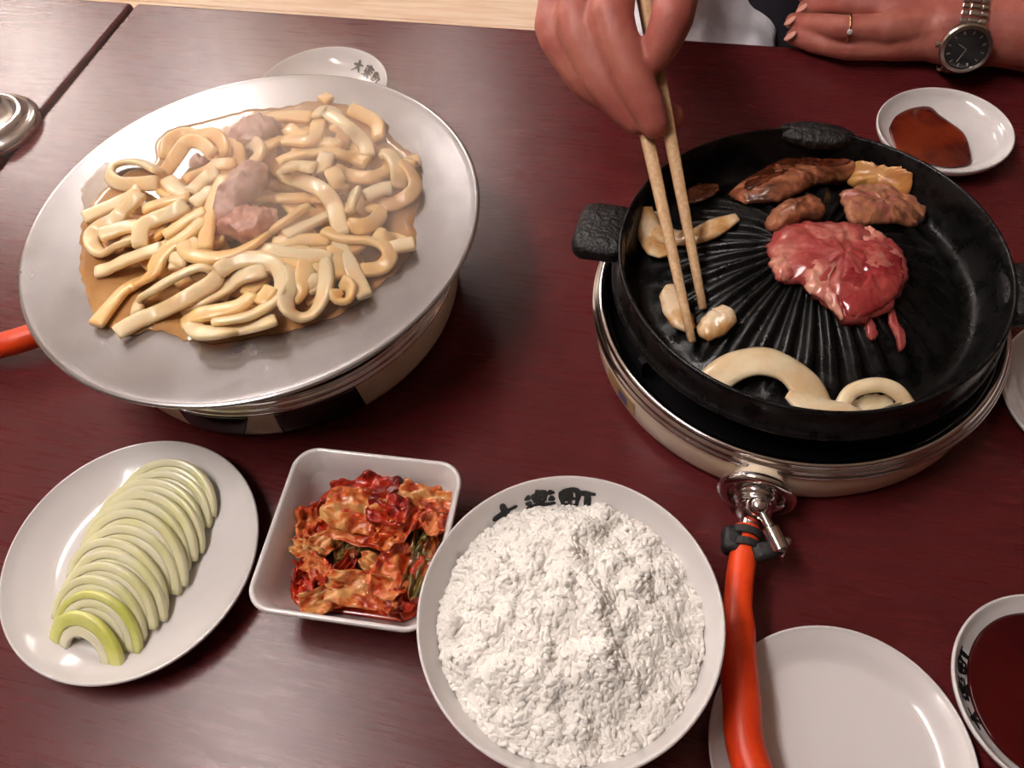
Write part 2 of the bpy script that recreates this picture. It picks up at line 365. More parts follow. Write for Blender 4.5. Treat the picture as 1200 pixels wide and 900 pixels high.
zs = .0130
sauce('dipping_sauce', 'glossy dark red-brown sauce filling the dish beside the empty plate', *SC,
      [(SC[0]+.0425*math.cos(a)+.001*math.cos(2*a+1), SC[1]+.0425*math.sin(a)) for a in np.linspace(0, 2*PI, 14, endpoint=False)], zs, 'soy')
sauce('dipping_sauce', 'thin reddish sauce pooled on one side of the dish below the watch', *UC,
      [at(x, y, .0088)[:2] for x, y in ((1041, 150), (1050, 133), (1070, 124), (1090, 124), (1101, 133), (1115, 143), (1130, 155), (1137, 172), (1138, 190), (1120, 195), (1098, 193), (1070, 185), (1050, 172))], .0088, 'soylight')

# ------------------------------------------------------------------ rice bowl and rice
RZ = .066; RC = (.036*(H-RZ), .328*(H-RZ)); RR = .191*(H-RZ)-.001
rb, rpin = plate('rice_bowl', 'large white porcelain bowl with black lettering heaped with rice', 'bowl', *RC, [(RR, RZ), (RR*.93, RZ-.012), (RR*.80, RZ-.030), (RR*.60, RZ-.047), (RR*.35, RZ-.056), (0, RZ-.058)], .0032, (.031, .007),
      (ALL3, math.radians(95), .0245, .0185, .108))
def rice_h(x, y):
    r = math.hypot(x, y)/.0665
    z = .048 + .0235*(1-min(1, r)**2.3) - max(0, r-1)*.02 + .0015
    X, Y = x*1000, y*1000
    z += (nz(X/19, Y/19, 3)*.0075 + nz(X/9.5, Y/9.5, 9)*.0048 + nz(X/4, Y/4, 5)*.0011)*(1 if r < .85 else max(.2, 1-(r-.85)*4))
    return z
def build_rice():
    v = []; f = []; K, A = 28, 90
    for i in range(K+1):
        r = .0662*i/K
        for a in range(A):
            t = 2*PI*a/A; x, y = r*math.cos(t), r*math.sin(t); v.append((x, y, rice_h(x, y)-.0009))
    for i in range(K):
        for a in range(A): f.append((i*A+a, i*A+(a+1) % A, (i+1)*A+(a+1) % A, (i+1)*A+a))
    b = len(v)
    for a in range(A): t = 2*PI*a/A; v.append((.05*math.cos(t), .05*math.sin(t), .026))
    for a in range(A): f.append((K*A+a, K*A+(a+1) % A, b+(a+1) % A, b+a))
    f.append(tuple(b+a for a in range(A)))
    core = link('rice_core', fix(newmesh('rice_core', v, f)), 'ricecore')
    # one grain
    g = []; gf = []; n = 7
    for s, rr in ((-1, .25), (-.8, .72), (-.3, 1), (.3, 1), (.8, .74), (1, .3)):
        for k in range(n): g.append((s*.0027, rr*.00132*math.cos(2*PI*k/n), rr*.00112*math.sin(2*PI*k/n)))
    for i in range(5):
        for k in range(n): gf.append((i*n+k, i*n+(k+1) % n, (i+1)*n+(k+1) % n, (i+1)*n+k))
    gf.append(tuple(range(n))[::-1]); gf.append(tuple(35+k for k in range(n)))
    g = np.array(g); V_ = []; F_ = []; off = 0
    for _ in range(6000):
        r = .0655*math.sqrt(random.random()); t = random.random()*2*PI; x, y = r*math.cos(t), r*math.sin(t)
        e = .0012; nx = -(rice_h(x+e, y)-rice_h(x-e, y))/(2*e); ny = -(rice_h(x, y+e)-rice_h(x, y-e))/(2*e)
        nv = Vector((nx, ny, 1)).normalized()
        q = Vector((0, 0, 1)).rotation_difference(nv) @ Matrix.Rotation(random.random()*2*PI, 3, 'Z').to_quaternion() @ Matrix.Rotation(random.gauss(0, .30), 3, 'Y').to_quaternion()
        sc = random.uniform(.88, 1.14); R = np.array(q.to_matrix())*sc
        P = g @ R.T; P[:, 2] += rice_h(x, y) + random.uniform(-.0010, .0007); P[:, 0] += x; P[:, 1] += y
        V_.append(P); F_ += [tuple(i+off for i in q_) for q_ in gf]; off += len(g)
    me = newmesh('rice_grains', np.vstack(V_), F_)
    o = link('cooked_rice', me, 'rice'); o.location = (*RC, RZ-.066)
    tag(o, 'heaped cooked white rice filling the lettered bowl', 'rice', kind='stuff')
    core.parent = o; core['kind'] = 'stuff'
build_rice()

# ------------------------------------------------------------------ square bowl and kimchi
KZ = .04
kc = [at(x, y, KZ) for x, y in ((340, 524), (545, 543), (503, 748), (296, 713))]
KC = sum(kc, Vector())/4
ex = ((kc[1]-kc[0])+(kc[2]-kc[3]))/4; ey = ((kc[0]-kc[3])+(kc[1]-kc[2]))/4
KA, KB = ex.length, ey.length; KROT = math.atan2(ex.y, ex.x)
def rrect(a, b, c, n=10):
    out = []
    for qx, qy, s in ((1, 1, 0), (-1, 1, 1), (-1, -1, 2), (1, -1, 3)):
        for i in range(n+1):
            t = PI/2*(s+i/n); out.append((qx*(a-c)+c*math.cos(t), qy*(b-c)+c*math.sin(t)))
    return out
def kim_bowl():
    t = thing('square_bowl', 'square white porcelain bowl holding the kimchi', 'bowl', (KC.x, KC.y, 0)); t.rotation_euler.z = KROT
    secs = [(0, .004, .0), (.50, .004, .010), (.56, 0, .012), (.60, .0, .012), (.63, .003, .012), (.80, .018, .013), (.94, .035, .014), (1.0, KZ-.001, .015), (1.0, KZ+.0012, .0145), (.975, KZ+.0022, .0135), (.945, KZ+.0008, .012),
            (.86, .026, .012), (.74, .012, .012), (.66, .0068, .013), (.50, .006, .012), (0, .006, 0)]
    v = []; f = []; n = None
    for s, z, c in secs:
        R = rrect(KA*max(s, .001), KB*max(s, .001), max(.00002, min(c, KA*max(s, .001)*.9))); n = len(R)
        v += [(x, y, z) for x, y in R]
    for i in range(len(secs)-1):
        for k in range(n): f.append((i*n+k, i*n+(k+1) % n, (i+1)*n+(k+1) % n, (i+1)*n+k))
    link('body', fix(newmesh('body', v, f)), 'porc', t)
kim_bowl()
def local_k(p):  # world -> bowl frame
    d = Vector((p[0]-KC.x, p[1]-KC.y)); c, s = math.cos(KROT), math.sin(KROT); return (d.x*c+d.y*s, -d.x*s+d.y*c)
jp = [(x, y) for x, y in rrect(KA*.76, KB*.76, .012)]
cK, sK = math.cos(KROT), math.sin(KROT)
sauce('kimchi_juice', 'thin red kimchi juice at the bottom of the square bowl', KC.x, KC.y, [(KC.x+x*cK-y*sK, KC.y+x*sK+y*cK) for x, y in jp], .0165, 'kimjuice')
def leaf(name, label, cat, c, la, wa, rz, tilt, roll, m, seed, curl=.5, th=.0022, group=None, ruffle=.003):
    """a crumpled leaf piece: thick wavy patch, la x wa, lying at c"""
    nx_, ny_ = 25, 19; top = []; bot = []
    for j in range(ny_):
        for i in range(nx_):
            a = i/(nx_-1)*2-1; b = j/(ny_-1)*2-1
            x = la/2*a*(1-.14*b*b + .22*nz(b*1.4, seed, 1)); y = wa/2*b*(1-.10*a*a + .30*nz(a*1.6, seed, 7))
            z = curl*wa*.32*(b*b) + curl*la*.10*(a*a) + ruffle*nz(a*2.3+seed, b*2.3, 2)*1.5 + ruffle*.6*nz(a*5+seed, b*5, 4) + ruffle*.3*nz(a*10+seed, b*10, 6)
            tt = th*(.45+.55*math.sqrt(max(0, 1-a**6))*math.sqrt(max(0, 1-b**6)))
            top.append((x, y, z+tt/2)); bot.append((x, y, z-tt/2))
    v = top+bot; k = nx_*ny_; f = []
    for j in range(ny_-1):
        for i in range(nx_-1):
            q = (j*nx_+i, j*nx_+i+1, (j+1)*nx_+i+1, (j+1)*nx_+i); f.append(q); f.append(tuple(x+k for x in q[::-1]))
    bd = [i for i in range(nx_)]+[j*nx_+nx_-1 for j in range(1, ny_)]+[(ny_-1)*nx_+i for i in range(nx_-2, -1, -1)]+[j*nx_ for j in range(ny_-2, 0, -1)]
    for i in range(len(bd)): a, b = bd[i], bd[(i+1) % len(bd)]; f.append((b, a, a+k, b+k))
    o = link(name, fix(newmesh(name, v, f)), m); o.location = c
    o.rotation_euler = (tilt, roll, rz); tag(o, label, cat, group)
    return o
KP = [  # px, py, z, length mm, width mm, rot deg (photo plane), tilt, roll, material, curl
 (370, 660, .022, 40, 17, 75, .5, .2, 'kimred', 1.1), (362, 680, .026, 28, 16, 100, -.4, .2, 'kimred', 1.0),
 (395, 600, .022, 34, 24, 30, .2, .2, 'kimred', .6), (430, 650, .022, 40, 24, 10, .1, 0, 'kimgreen', .5),
 (470, 690, .022, 34, 22, 60, .3, .1, 'kimred', .8),
 (500, 600, .026, 34, 26, 40, .1, .3, 'kimmix', .4), (365, 612, .028, 22, 20, 20, .3, .3, 'kimmix', .8),
 (385, 635, .030, 36, 15, 35, .2, -.1, 'kimpale', .7), (360, 645, .031, 22, 11, -25, .4, 0, 'kimpale', .6),
 (410, 640, .027, 22, 16, 40, .4, .2, 'kimgreen', .6), (452, 640, .027, 30, 20, 0, .1, .1, 'kimgreen', .7),
 (378, 668, .032, 26, 14, -40, .6, .1, 'kimmix', .9), (400, 672, .033, 24, 12, 60, .4, .2, 'kimred', .9), (385, 700, .031, 34, 16, 28, .5, .1, 'kimpale', .8),
 (425, 690, .035, 44, 20, -8, .55, .05, 'kimpale', .8), (452, 698, .033, 22, 13, -60, .4, .2, 'kimmix', .9),
 (430, 575, .033, 46, 22, 15, -.35, .1, 'kimred', .5), (415, 598, .041, 40, 27, -12, .12, .12, 'kimpale', .22),
 (455, 598, .042, 22, 25, 80, .1, .1, 'kimred', .3), (430, 624, .037, 48, 20, -18, .25, -.1, 'kimmix', .4), (468, 620, .038, 36, 15, 50, .2, .2, 'kimmix', .7),
 (500, 585, .034, 38, 15, -15, -.1, .2, 'kimpale', .4), (510, 610, .034, 24, 20, 60, .1, .4, 'kimmix', .5),
 (462, 672, .036, 36, 26, 65, .15, .3, 'kimmix', .5), (446, 668, .034, 28, 12, -35, .2, .2, 'kimpale', .6), (490, 668, .034, 38, 13, 78, .3, .2, 'kimgreen', .8), (497, 640, .031, 26, 16, 80, .3, .5, 'kimgreen', .6), (482, 692, .030, 26, 16, 50, .4, .2, 'kimred', .8)]
KL = {'kimred': 'deep red chilli-coated piece of kimchi cabbage', 'kimmix': 'orange-red piece of kimchi cabbage with chilli flecks', 'kimpale': 'pale orange kimchi cabbage stem with lighter face', 'kimgreen': 'dark green kimchi leaf smeared with chilli'}
for i, (px, py, z, l, w, rz, ti, ro, m, cu) in enumerate(KP):
    p = at(px, py, z-.005)
    leaf('kimchi_piece', KL[m]+' in the square bowl', 'kimchi', p, l/1000*.92, w/1000*.95, math.radians(rz)+ROLL, ti*.8, ro*.8, m, i*3.7, cu*.8, .0026, 'kimchi pieces in the square bowl', .0038)

# ------------------------------------------------------------------ raw onion slices
def onion_slice(i, n):
    s = i/(n-1)                      # 0 = front green end, 1 = back
    a = Vector(at(97, 766, .012)).lerp(at(186, 598, .012), s**.93); a.x += .002*math.sin(i*2.1); a.z = 0
    ax = (at(178, 597, .012)-at(98, 764, .012)); ax.z = 0; ax.normalize()
    chord = Vector((ax.y, -ax.x, 0)); chord.rotate(Matrix.Rotation(math.radians(random.uniform(-5, 5)-6+10*s), 3, 'Z'))
    lean = math.radians(44-16*s); upv = ax*math.cos(lean)+Vector((0, 0, math.sin(lean)))
    R = .0250+.0100*math.sin(PI*min(1, s*.78))**.8; asp = 1.02+.06*math.sin(i)
    th = .0042; base = .0066+.0007*math.sin(i*3)
    inner = .42 if i == 0 else (.25 if i == 1 else .0)
    t = thing('onion_slice', 'pale green-edged end slice of raw onion at the front of the fan' if i == 0 else ('yellow-green second slice of raw onion behind the end slice' if i == 1 else 'translucent white half-moon slice of raw onion in the fan'), 'onion', (a.x, a.y, base), 'raw onion slices fanned on the white plate')
    layers = [(1.0, .86, 'oniongreen' if i < 2 else 'onionrim'), (.855, .70, 'oniongreen' if i == 0 else 'onion'), (.695, .52, 'onion'), (.515, .32, 'onion'), (.315, .0, 'onion')]
    if i == 0: layers = [(1.0, .70, 'oniongreen'), (.695, .46, 'onion')]
    nrm = chord.cross(upv)
    if nrm.z < 0: nrm = -nrm
    for (ro, ri, m) in layers:
        if ri < inner-.01 and i < 2: continue
        v = []; f = []; A = 26; sect = []
        rm, hw = (ro+ri)/2*R, (ro-ri)/2*R*1.0
        for (aa, bb) in sup(hw, th/2, 10, .32): sect.append((aa, bb))
        jit = random.uniform(-.00012, .00012)
        for k in range(A+1):
            tt = PI*k/A; c_, s_ = math.cos(tt), math.sin(tt)
            for aa, bb in sect:
                rr = max(0, rm+aa)
                bow = .0016*(1-(rr/R)**2)
                p = chord*(rr*c_*1.04)+upv*(rr*s_*asp+.0006)+nrm*(bb+jit+bow); v.append(p)
        ns = len(sect)
        for k in range(A):
            for j in range(ns): f.append((k*ns+j, k*ns+(j+1) % ns, (k+1)*ns+(j+1) % ns, (k+1)*ns+j))
        f.append(tuple(range(ns))); f.append(tuple(A*ns+j for j in range(ns)))
        link('onion_layer', fix(newmesh('onion_layer', v, f)), m, t)
for i in range(14): onion_slice(i, 14)

# ------------------------------------------------------------------ gas burners
BL = Vector((-.156, .413, 0)); BR = Vector((.188, .321, 0))
def burner(c, label, cock_ang, panels=False, tall=False):
    t = thing('gas_burner', label, 'burner', c, 'round table-top gas burners')
    rev('body', [(0, .003), (.10, .003), (.120, .0025), (.1252, .004), (.1266, .008), (.1274, .018), (.1280, .034), (.1265, .036), (.120, .037)], 'beige', t, 128)
    for k in range(4):
        a = PI/4+k*PI/2; v, f = lathe_data([(0, 0), (.009, 0), (.010, .001), (.010, .006), (0, .006)], 16)
        o = link('foot', newmesh('foot', v, f), 'rubber', t); o.location = (.09*math.cos(a), .09*math.sin(a), 0)
    rev('rim_ring', [(.121, .0335), (.1280, .0330), (.1296, .0336), (.1302, .0350), (.1296, .0364), (.1286, .0367), (.1283, .0376), (.1286, .0386), (.1280, .0398), (.1268, .0402), (.1263, .0410), (.1263, .0420), (.1254, .0432), (.1240, .0436), (.1220, .0424), (.1208, .0395), (.1208, .034)], 'chrome', t, 160)
    rev('drip_bowl', [(.1216, .0405), (.118, .032), (.110, .020), (.09, .013), (0, .012)], 'black', t, 96)
    rev('burner_head', [(0, .028), (.026, .028), (.031, .026), (.032, .018), (.028, .012)], 'steeldark', t, 48)
    ht = .066 if tall else .0365
    for k in range(4):
        a = .3+k*PI/2; bm = bmesh.new()
        r0 = .045; r1 = .112 if not tall else .105
        box(bm, ((r0+r1)/2, 0, ht-.004), (r1-r0, .006, .007)); box(bm, (r1-.004, 0, (ht+.018)/2), (.007, .006, ht-.018)); 
        if r0 < .06: box(bm, (r0+.003, 0, (ht+.0135)/2), (.006, .006, ht-.0135))
        o = bmobj('trivet_arm', bm, 'black', t, smooth=False); o.rotation_euler.z = a
    if panels:
        for (p0, p1, q0, q1) in panels:
            v = []; f = []; n = 24; hh = 6
            for j in range(hh+1):
                s = j/hh; z = .0055+s*.0275
                rr = np.interp(z, [.0025, .004, .008, .018, .034], [.120, .1252, .1266, .1274, .1280])+.0010
                for i in range(n+1):
                    a0 = p0+(q0-p0)*s; a1 = p1+(q1-p1)*s; a = a0+(a1-a0)*i/n
                    v.append((rr*math.cos(a), rr*math.sin(a), z))
            k = len(v); v += [(x*.985, y*.985, z) for x, y, z in v]
            m = n+1
            for j in range(hh):
                for i in range(n): q = (j*m+i, j*m+i+1, (j+1)*m+i+1, (j+1)*m+i); f.append(q); f.append(tuple(x+k for x in q[::-1]))
            bd = list(range(m))+[j*m+n for j in range(1, hh+1)]+[hh*m+i for i in range(n-1, -1, -1)]+[j*m for j in range(hh-1, 0, -1)]
            for i in range(len(bd)): a, b = bd[i], bd[(i+1) % len(bd)]; f.append((b, a, a+k, b+k))
            link('side_panel', fix(newmesh('side_panel', v, f)), 'chromed', t)
    return t
def ang(c, px, py, z=.012): p = at(px, py, z); return math.atan2(p.y-c.y, p.x-c.x)
bl = burner(BL, 'beige enamel gas burner with dark chrome side panels under the noodle pan', 0,
       panels=[(ang(BL, 330, 497), ang(BL, 425, 466), ang(BL, 322, 480, .03), ang(BL, 412, 447, .03)), (ang(BL, 228, 488), ang(BL, 284, 500), ang(BL, 212, 478, .03), ang(BL, 294, 484, .03))], tall=True)
br = burner(BR, 'beige enamel gas burner with chrome ring under the black grill pan', 0)
# label plate on the beige body of the right burner
def patch(parent, c, name, px, py, z, w, h, m, lift):
    a = ang(c, px, py, z); v = []; n = 10
    for j in range(3):
        zz = z-h/2+h*j/2; rr = np.interp(zz, [.0025, .004, .008, .018, .034], [.120, .1252, .1266, .1274, .1280])+lift
        for i in range(n+1): b = a+(i/n-.5)*w/.128; v.append((rr*math.cos(b), rr*math.sin(b), zz))
    f = [(j*(n+1)+i, j*(n+1)+i+1, (j+1)*(n+1)+i+1, (j+1)*(n+1)+i) for j in range(2) for i in range(n)]
    return link(name, fix(newmesh(name, v, f)), m, parent)
sp = patch(br, BR, 'label_plate', 722, 462, .018, .032, .016, 'sticker', .0006)
patch(sp, BR, 'emblem', 727, 467, .018, .010, .009, 'stickerb', .0010)

# gas cock, disc and hose connector on the right burner
dc = at(887, 570, .020); e = Vector((dc.x-BR.x, dc.y-BR.y, 0)).normalized(); dc = BR+e*.1390+Vector((0, 0, .0245))
Q = Vector((0, 0, 1)).rotation_difference(e)
def local(parent, o, w, q=None):
    o.location = Vector(w)-parent.location
    if q is not None: o.rotation_mode = 'QUATERNION'; o.rotation_quaternion = q
    return o
disc = local(br, rev('air_disc', [(.0150, -.002), (.0185, -.003), (.0208, -.0025), (.0222, -.0008), (.0222, .0012), (.0208, .0026), (.0185, .0030), (.0150, .0018), (.0150, -.002)], 'chrome', br, 64), dc, Q)
for k in range(3):
    bm = bmesh.new(); box(bm, (.0115, 0, 0), (.009, .012, .002)); s = bmobj('spoke', bm, 'chrome', disc, smooth=False); s.rotation_euler.z = k*2*PI/3+.3
rev('hub', [(0, .014), (.0075, .014), (.0078, .0105), (.0095, .010), (.0095, .0085), (.0082, .008), (.0105, .0075), (.0105, .006), (.0085, .0055), (.0118, .005), (.0118, -.003), (0, -.003)], 'chrome', disc, 48)
st = rev('air_sleeve', [(0, -.010), (.0145, -.010), (.0145, .0), (0, .0)], 'beige', br, 48, sharp=True); local(br, st, dc-e*.003, Q)
p0 = dc+e*.012; p1 = at(880, 606, .022); p2 = at(876, 622, .022)
loc = br.location
o = tube('gas_pipe', [p0-loc, p1-loc, p2-loc, Vector(at(872, 640, .022))-loc], .0058, 'chrome', br, 24, 20)
cb = rev('cock_body', [(0, -.009), (.006, -.0085), (.0085, -.006), (.0088, .004), (.0072, .0075), (0, .009)], 'chrome', br, 32); local(br, cb, at(884, 597, .025), Vector((0, 0, 1)).rotation_difference(Vector((.35, -.3, .9)).normalized()))
lb = rev('lever_ball', [(0, -.006), (.0042, -.0042), (.006, 0), (.0042, .0042), (0, .006)], 'chrome', br, 24, smoothn=20); local(br, lb, at(889, 593, .034))
a_, b_, c_ = at(890, 595, .034), at(902, 618, .034), at(916, 646, .032)
tube('lever_shaft', [a_-loc, (a_+b_)/2-loc, b_-loc], .0026, 'chrome', br, 10, 14)
kv = []; n = 28
for i, s in enumerate(np.linspace(0, 1, 8)):
    pass
d_ = (c_-b_).normalized(); q_ = Vector((0, 0, 1)).rotation_difference(d_); Lg = (c_-b_).length
g_ = rev('lever_grip', [(0, 0), (.0040, 0), (.0048, .001), (.0048, Lg-.001), (.0040, Lg), (0, Lg)], 'chrome', br, 28, sharp=True); local(br, g_, b_, q_)
for i, vtx in enumerate(g_.data.vertices):
    r = math.hypot(vtx.co.x, vtx.co.y)
    if r > .0043:
        k = round((math.atan2(vtx.co.y, vtx.co.x)/(2*PI))*28) % 2
        vtx.co.x *= 1-.08*k; vtx.co.y *= 1-.08*k
# hose of the right burner (its own thing), with clamp
hp = [at(876, 620, .022), at(867, 680, .024), at(864, 745, .0255), at(869, 815, .0265), at(878, 890, .0265)]
hp += [Vector((hp[-1].x+.010, hp[-1].y-.05, .026)), Vector((hp[-1].x+.02, -.06, .024)), Vector((hp[-1].x+.03, -.20, .0)), Vector((hp[-1].x+.05, -.23, -.15)), Vector((hp[-1].x+.07, -.25, FZ+.015)), Vector((hp[-1].x+.2, -.35, FZ+.010))]
def corr(r, n=30, d=.03): return [((r*(1+(d if i % 2 else 0)))*math.cos(2*PI*i/n), (r*(1+(d if i % 2 else 0)))*math.sin(2*PI*i/n)) for i in range(n)]
HPath = catmull(hp, 160)
v, f = sweep(HPath, corr(.0091), scale=[.80 if i < 9 else min(1.0, .80+(i-8)*.1) for i in range(160)])
hz_ = thing('gas_hose', 'thick orange rubber gas hose running from the chrome cock over the plate', 'hose', (0, 0, 0))
link('tube', newmesh('tube', v, f), 'hose', hz_)
cl = thing('hose_clamp', 'black spring clamp gripping the orange hose end', 'clamp', at(872, 637, .022))
for dp in (629, 643):
    pc = at(873, dp, .0225)-cl.location
    ring = rev('band', [(.0082, -.0022), (.0096, -.0022), (.0096, .0022), (.0082, .0022), (.0082, -.0022)], 'rubber', cl, 32, sharp=True); ring.location = pc; ring.rotation_mode = 'QUATERNION'; ring.rotation_quaternion = Vector((0, 0, 1)).rotation_difference((at(866, 690, .026)-at(876, 620, .022)).normalized())
for (xa, ya, za, xb, yb, zb, w) in ((858, 620, .024, 858, 648, .024, .006), (893, 636, .026, 900, 656, .024, .009)):
    A_, B_ = at(xa, ya, za)-cl.location, at(xb, yb, zb)-cl.location
    v, f = sweep(catmull([A_, (A_+B_)/2, B_], 10), sup(w, .006, 14, .6), scale=[.75, .92, 1, 1, 1, 1, 1, 1, .92, .75]); link('clamp_ear', fix(newmesh('clamp_ear', v, f)), 'rubber', cl)
A_, B_ = at(912, 652, .022)-cl.location, at(922, 634, .022)-cl.location
v, f = sweep(catmull([A_, (A_+B_)/2, B_], 8), sup(.0028, .005, 10, .5)); link('clamp_screw', fix(newmesh('clamp_screw', v, f)), 'chrome', cl)
# hose of the left burner
hl = [at(64, 388, .018), at(40, 393, .018), at(15, 401, .018), at(-25, 410, .016), at(-90, 420, .0105), at(-200, 440, .0105)]
v, f = sweep(catmull(hl, 50), corr(.0088)); o = thing('gas_hose', 'orange rubber gas hose reaching under the noodle pan', 'hose'); link('tube', newmesh('tube', v, f), 'hose', o)
a0 = at(64, 388, .018); e2 = (a0-BL); e2.z = 0; e2.normalize()
tube('gas_pipe', [BL*0+e2*.125+Vector((0, 0, .018)), e2*.14+Vector((0, 0, .018)), a0-BL-e2*.0, ], .006, 'chrome', bl, 12, 14)

# ------------------------------------------------------------------ grill pan
PROF_IN = [(.1125, .0800), (.1108, .0760), (.1085, .0640), (.1035, .0540), (.0975, .0515), (.0915, .0540), (.0800, .0620), (.0620, .0725), (.0400, .0800), (.0200, .0840), (0, .0852)]
_pr = catmull(PROF_IN, 80)[::-1]
def pan_base(x, y):
    r = math.hypot(x-BR.x, y-BR.y); return float(np.interp(r, _pr[:, 0], _pr[:, 1]))
NR = 34
def build_pan():
    t = thing('grill_pan', 'black cast-iron domed grill pan with radial ridges on the burner', 'pan', (BR.x, BR.y, .0365))
    inner = [tuple(p) for p in catmull(PROF_IN, 60)]
    under = [(0, .0770), (.040, .0720), (.062, .0640), (.078, .0530), (.088, .0420), (.094, .0370), (.100, .0368), (.1050, .0400), (.1095, .0500), (.1165, .0565), (.1182, .0585), (.1182, .0602), (.1165, .0618), (.1150, .0630), (.1148, .0780), (.1150, .0800), (.1142, .0812), (.1130, .0811)]
    prof = under+inner; seg = 360
    v, f = lathe_data(prof, seg)
    out = []
    for (x, y, z) in v:
        r = math.hypot(x, y); a = math.atan2(y, x)
        if z > np.interp(r, [0, .04, .062, .078, .088, .094, .112], [.079, .074, .0665, .0565, .0485, .045, .07]) and r < .094:
            w = min(1, max(0, (r-.022)/.012))*min(1, max(0, (.094-r)/.010))
            c = math.cos(NR*a); c = math.copysign(abs(c)**.6, c)
            z += .0021*w*c
        out.append((x, y, z-.0365))
    link('domed_plate', fix(newmesh('domed_plate', out, f)), 'iron', t)
    def lug(name, px, py, z, L, Wd, Th, off, e1=.6, e2=.5):
        a = ang(BR, px, py, z); v = []; f = []; nu, nv = 40, 24
        g = lambda t, p: math.copysign(abs(t)**p, t)
        for j in range(nv+1):
            ph = -PI/2+PI*j/nv
            for i in range(nu):
                th = 2*PI*i/nu; q = Vector((L/2*g(math.cos(ph), e1)*g(math.cos(th), e2), Wd/2*g(math.cos(ph), e1)*g(math.sin(th), e2), Th/2*g(math.sin(ph), .7)))
                q += q.normalized()*(.0010*nz(q.x*160, q.y*160, q.z*160+px)+.0006*nz(q.x*420, q.y*420, q.z*420+px)); v.append(q)
        for j in range(nv):
            for i in range(nu): f.append((j*nu+i, j*nu+(i+1) % nu, (j+1)*nu+(i+1) % nu, (j+1)*nu+i))
        bm = bmesh.new(); bm.from_mesh(newmesh(name, v, f)); bmesh.ops.remove_doubles(bm, verts=bm.verts, dist=1e-6)
        o = bmobj(name, bm, 'ironrough', t); o.location = (math.cos(a)*off, math.sin(a)*off, z-.0365); o.rotation_euler.z = a
        return a
    a = lug('handle', 705, 272, .0715, .036, .045, .017, .1265)
    bm = None
    o = [x for x in t.children if x.name.startswith('handle')][0]
    o2 = o.copy(); C.objects.link(o2); o2.parent = t; o2.location.x *= -1; o2.location.y *= -1; o2.rotation_euler.z += PI
    lug('pouring_lip', 957, 152, .0765, .022, .052, .012, .1140, 1, 1)
    return t
build_pan()
def pan_pt(px, py, dz):
    z = .105
    while z > .045:
        p = at(px, py, z)
        if z <= pan_base(p.x, p.y)+dz and math.hypot(p.x-BR.x, p.y-BR.y) < .110: return p
        z -= .0004
    z = .06+dz; return at(px, py, z)
def pillow(name, label, cat, px, thick, m, base=None, lift=.0028, nse=.0015, nsc=90, seed=0, parent=None, dz=.6, group=None, pw=2.6, origin=None, rag=.0010):
    base = base or pan_base
    O = [pan_pt(x, y, thick*dz+lift) if base is pan_base else at(x, y, base(0, 0)+thick*dz) for x, y in px]
    P = catmull([*[(p.x, p.y) for p in O], (O[0].x, O[0].y)], 121)[:-1]; c = P.mean(0); n = len(P)
    P = np.array([p+(p-c)/(np.linalg.norm(p-c)+1e-9)*(rag*nz(p[0]*190+seed, p[1]*190, 1)+rag*.7*nz(p[0]*480+seed, p[1]*480, 2)) for p in P])
    org = Vector(origin) if origin is not None else Vector((c[0], c[1], base(c[0], c[1])+lift))
    bz = [base(*q) for q in P]; bmax = base(*c)
    rings = [0, .06, .12, .2, .28, .36, .44, .52, .6, .67, .74, .8, .86, .91, .95, .98, 1.0]
    v = []; f = []
    def hgt(q, s):
        b = base(*q)*.65+(bmax*.35)+lift*0 if base is pan_base else base(*q)
        b = max(b, base(*q))
        h = thick*max(0, 1-s**pw)**.5 if s < 1 else 0
        h += (nz(q[0]*nsc+seed, q[1]*nsc, seed)*nse-abs(nz(q[0]*nsc*1.7+seed, q[1]*nsc*1.7, seed+3))*nse*1.2+nz(q[0]*nsc*3.6+seed, q[1]*nsc*3.6, seed)*nse*.5)*(1-.5*s)
        return b+lift+h+thick*.22
    for s in rings:
        for p in P: q = c+(p-c)*s; v.append((q[0]-org.x, q[1]-org.y, hgt(q, s)-org.z))
    for s in (.97, .6, 0):
        for p in P: q = c+(p-c)*s; v.append((q[0]-org.x, q[1]-org.y, base(*q)+lift-org.z + (0 if s < .9 else .0004)))
    K = len(rings)+3
    for i in range(K-1):
        for k in range(n): f.append((i*n+k, i*n+(k+1) % n, (i+1)*n+(k+1) % n, (i+1)*n+k))
    me = newmesh(name, v, f); bm = bmesh.new(); bm.from_mesh(me); bmesh.ops.remove_doubles(bm, verts=bm.verts, dist=1e-6); bmesh.ops.recalc_face_normals(bm, faces=bm.faces); bm.to_mesh(me); bm.free()
    o = link(name, me, m, parent)
    if parent is None: o.location = org; tag(o, label, cat, group)
    else: o.location = org-parent.location; 
    return o
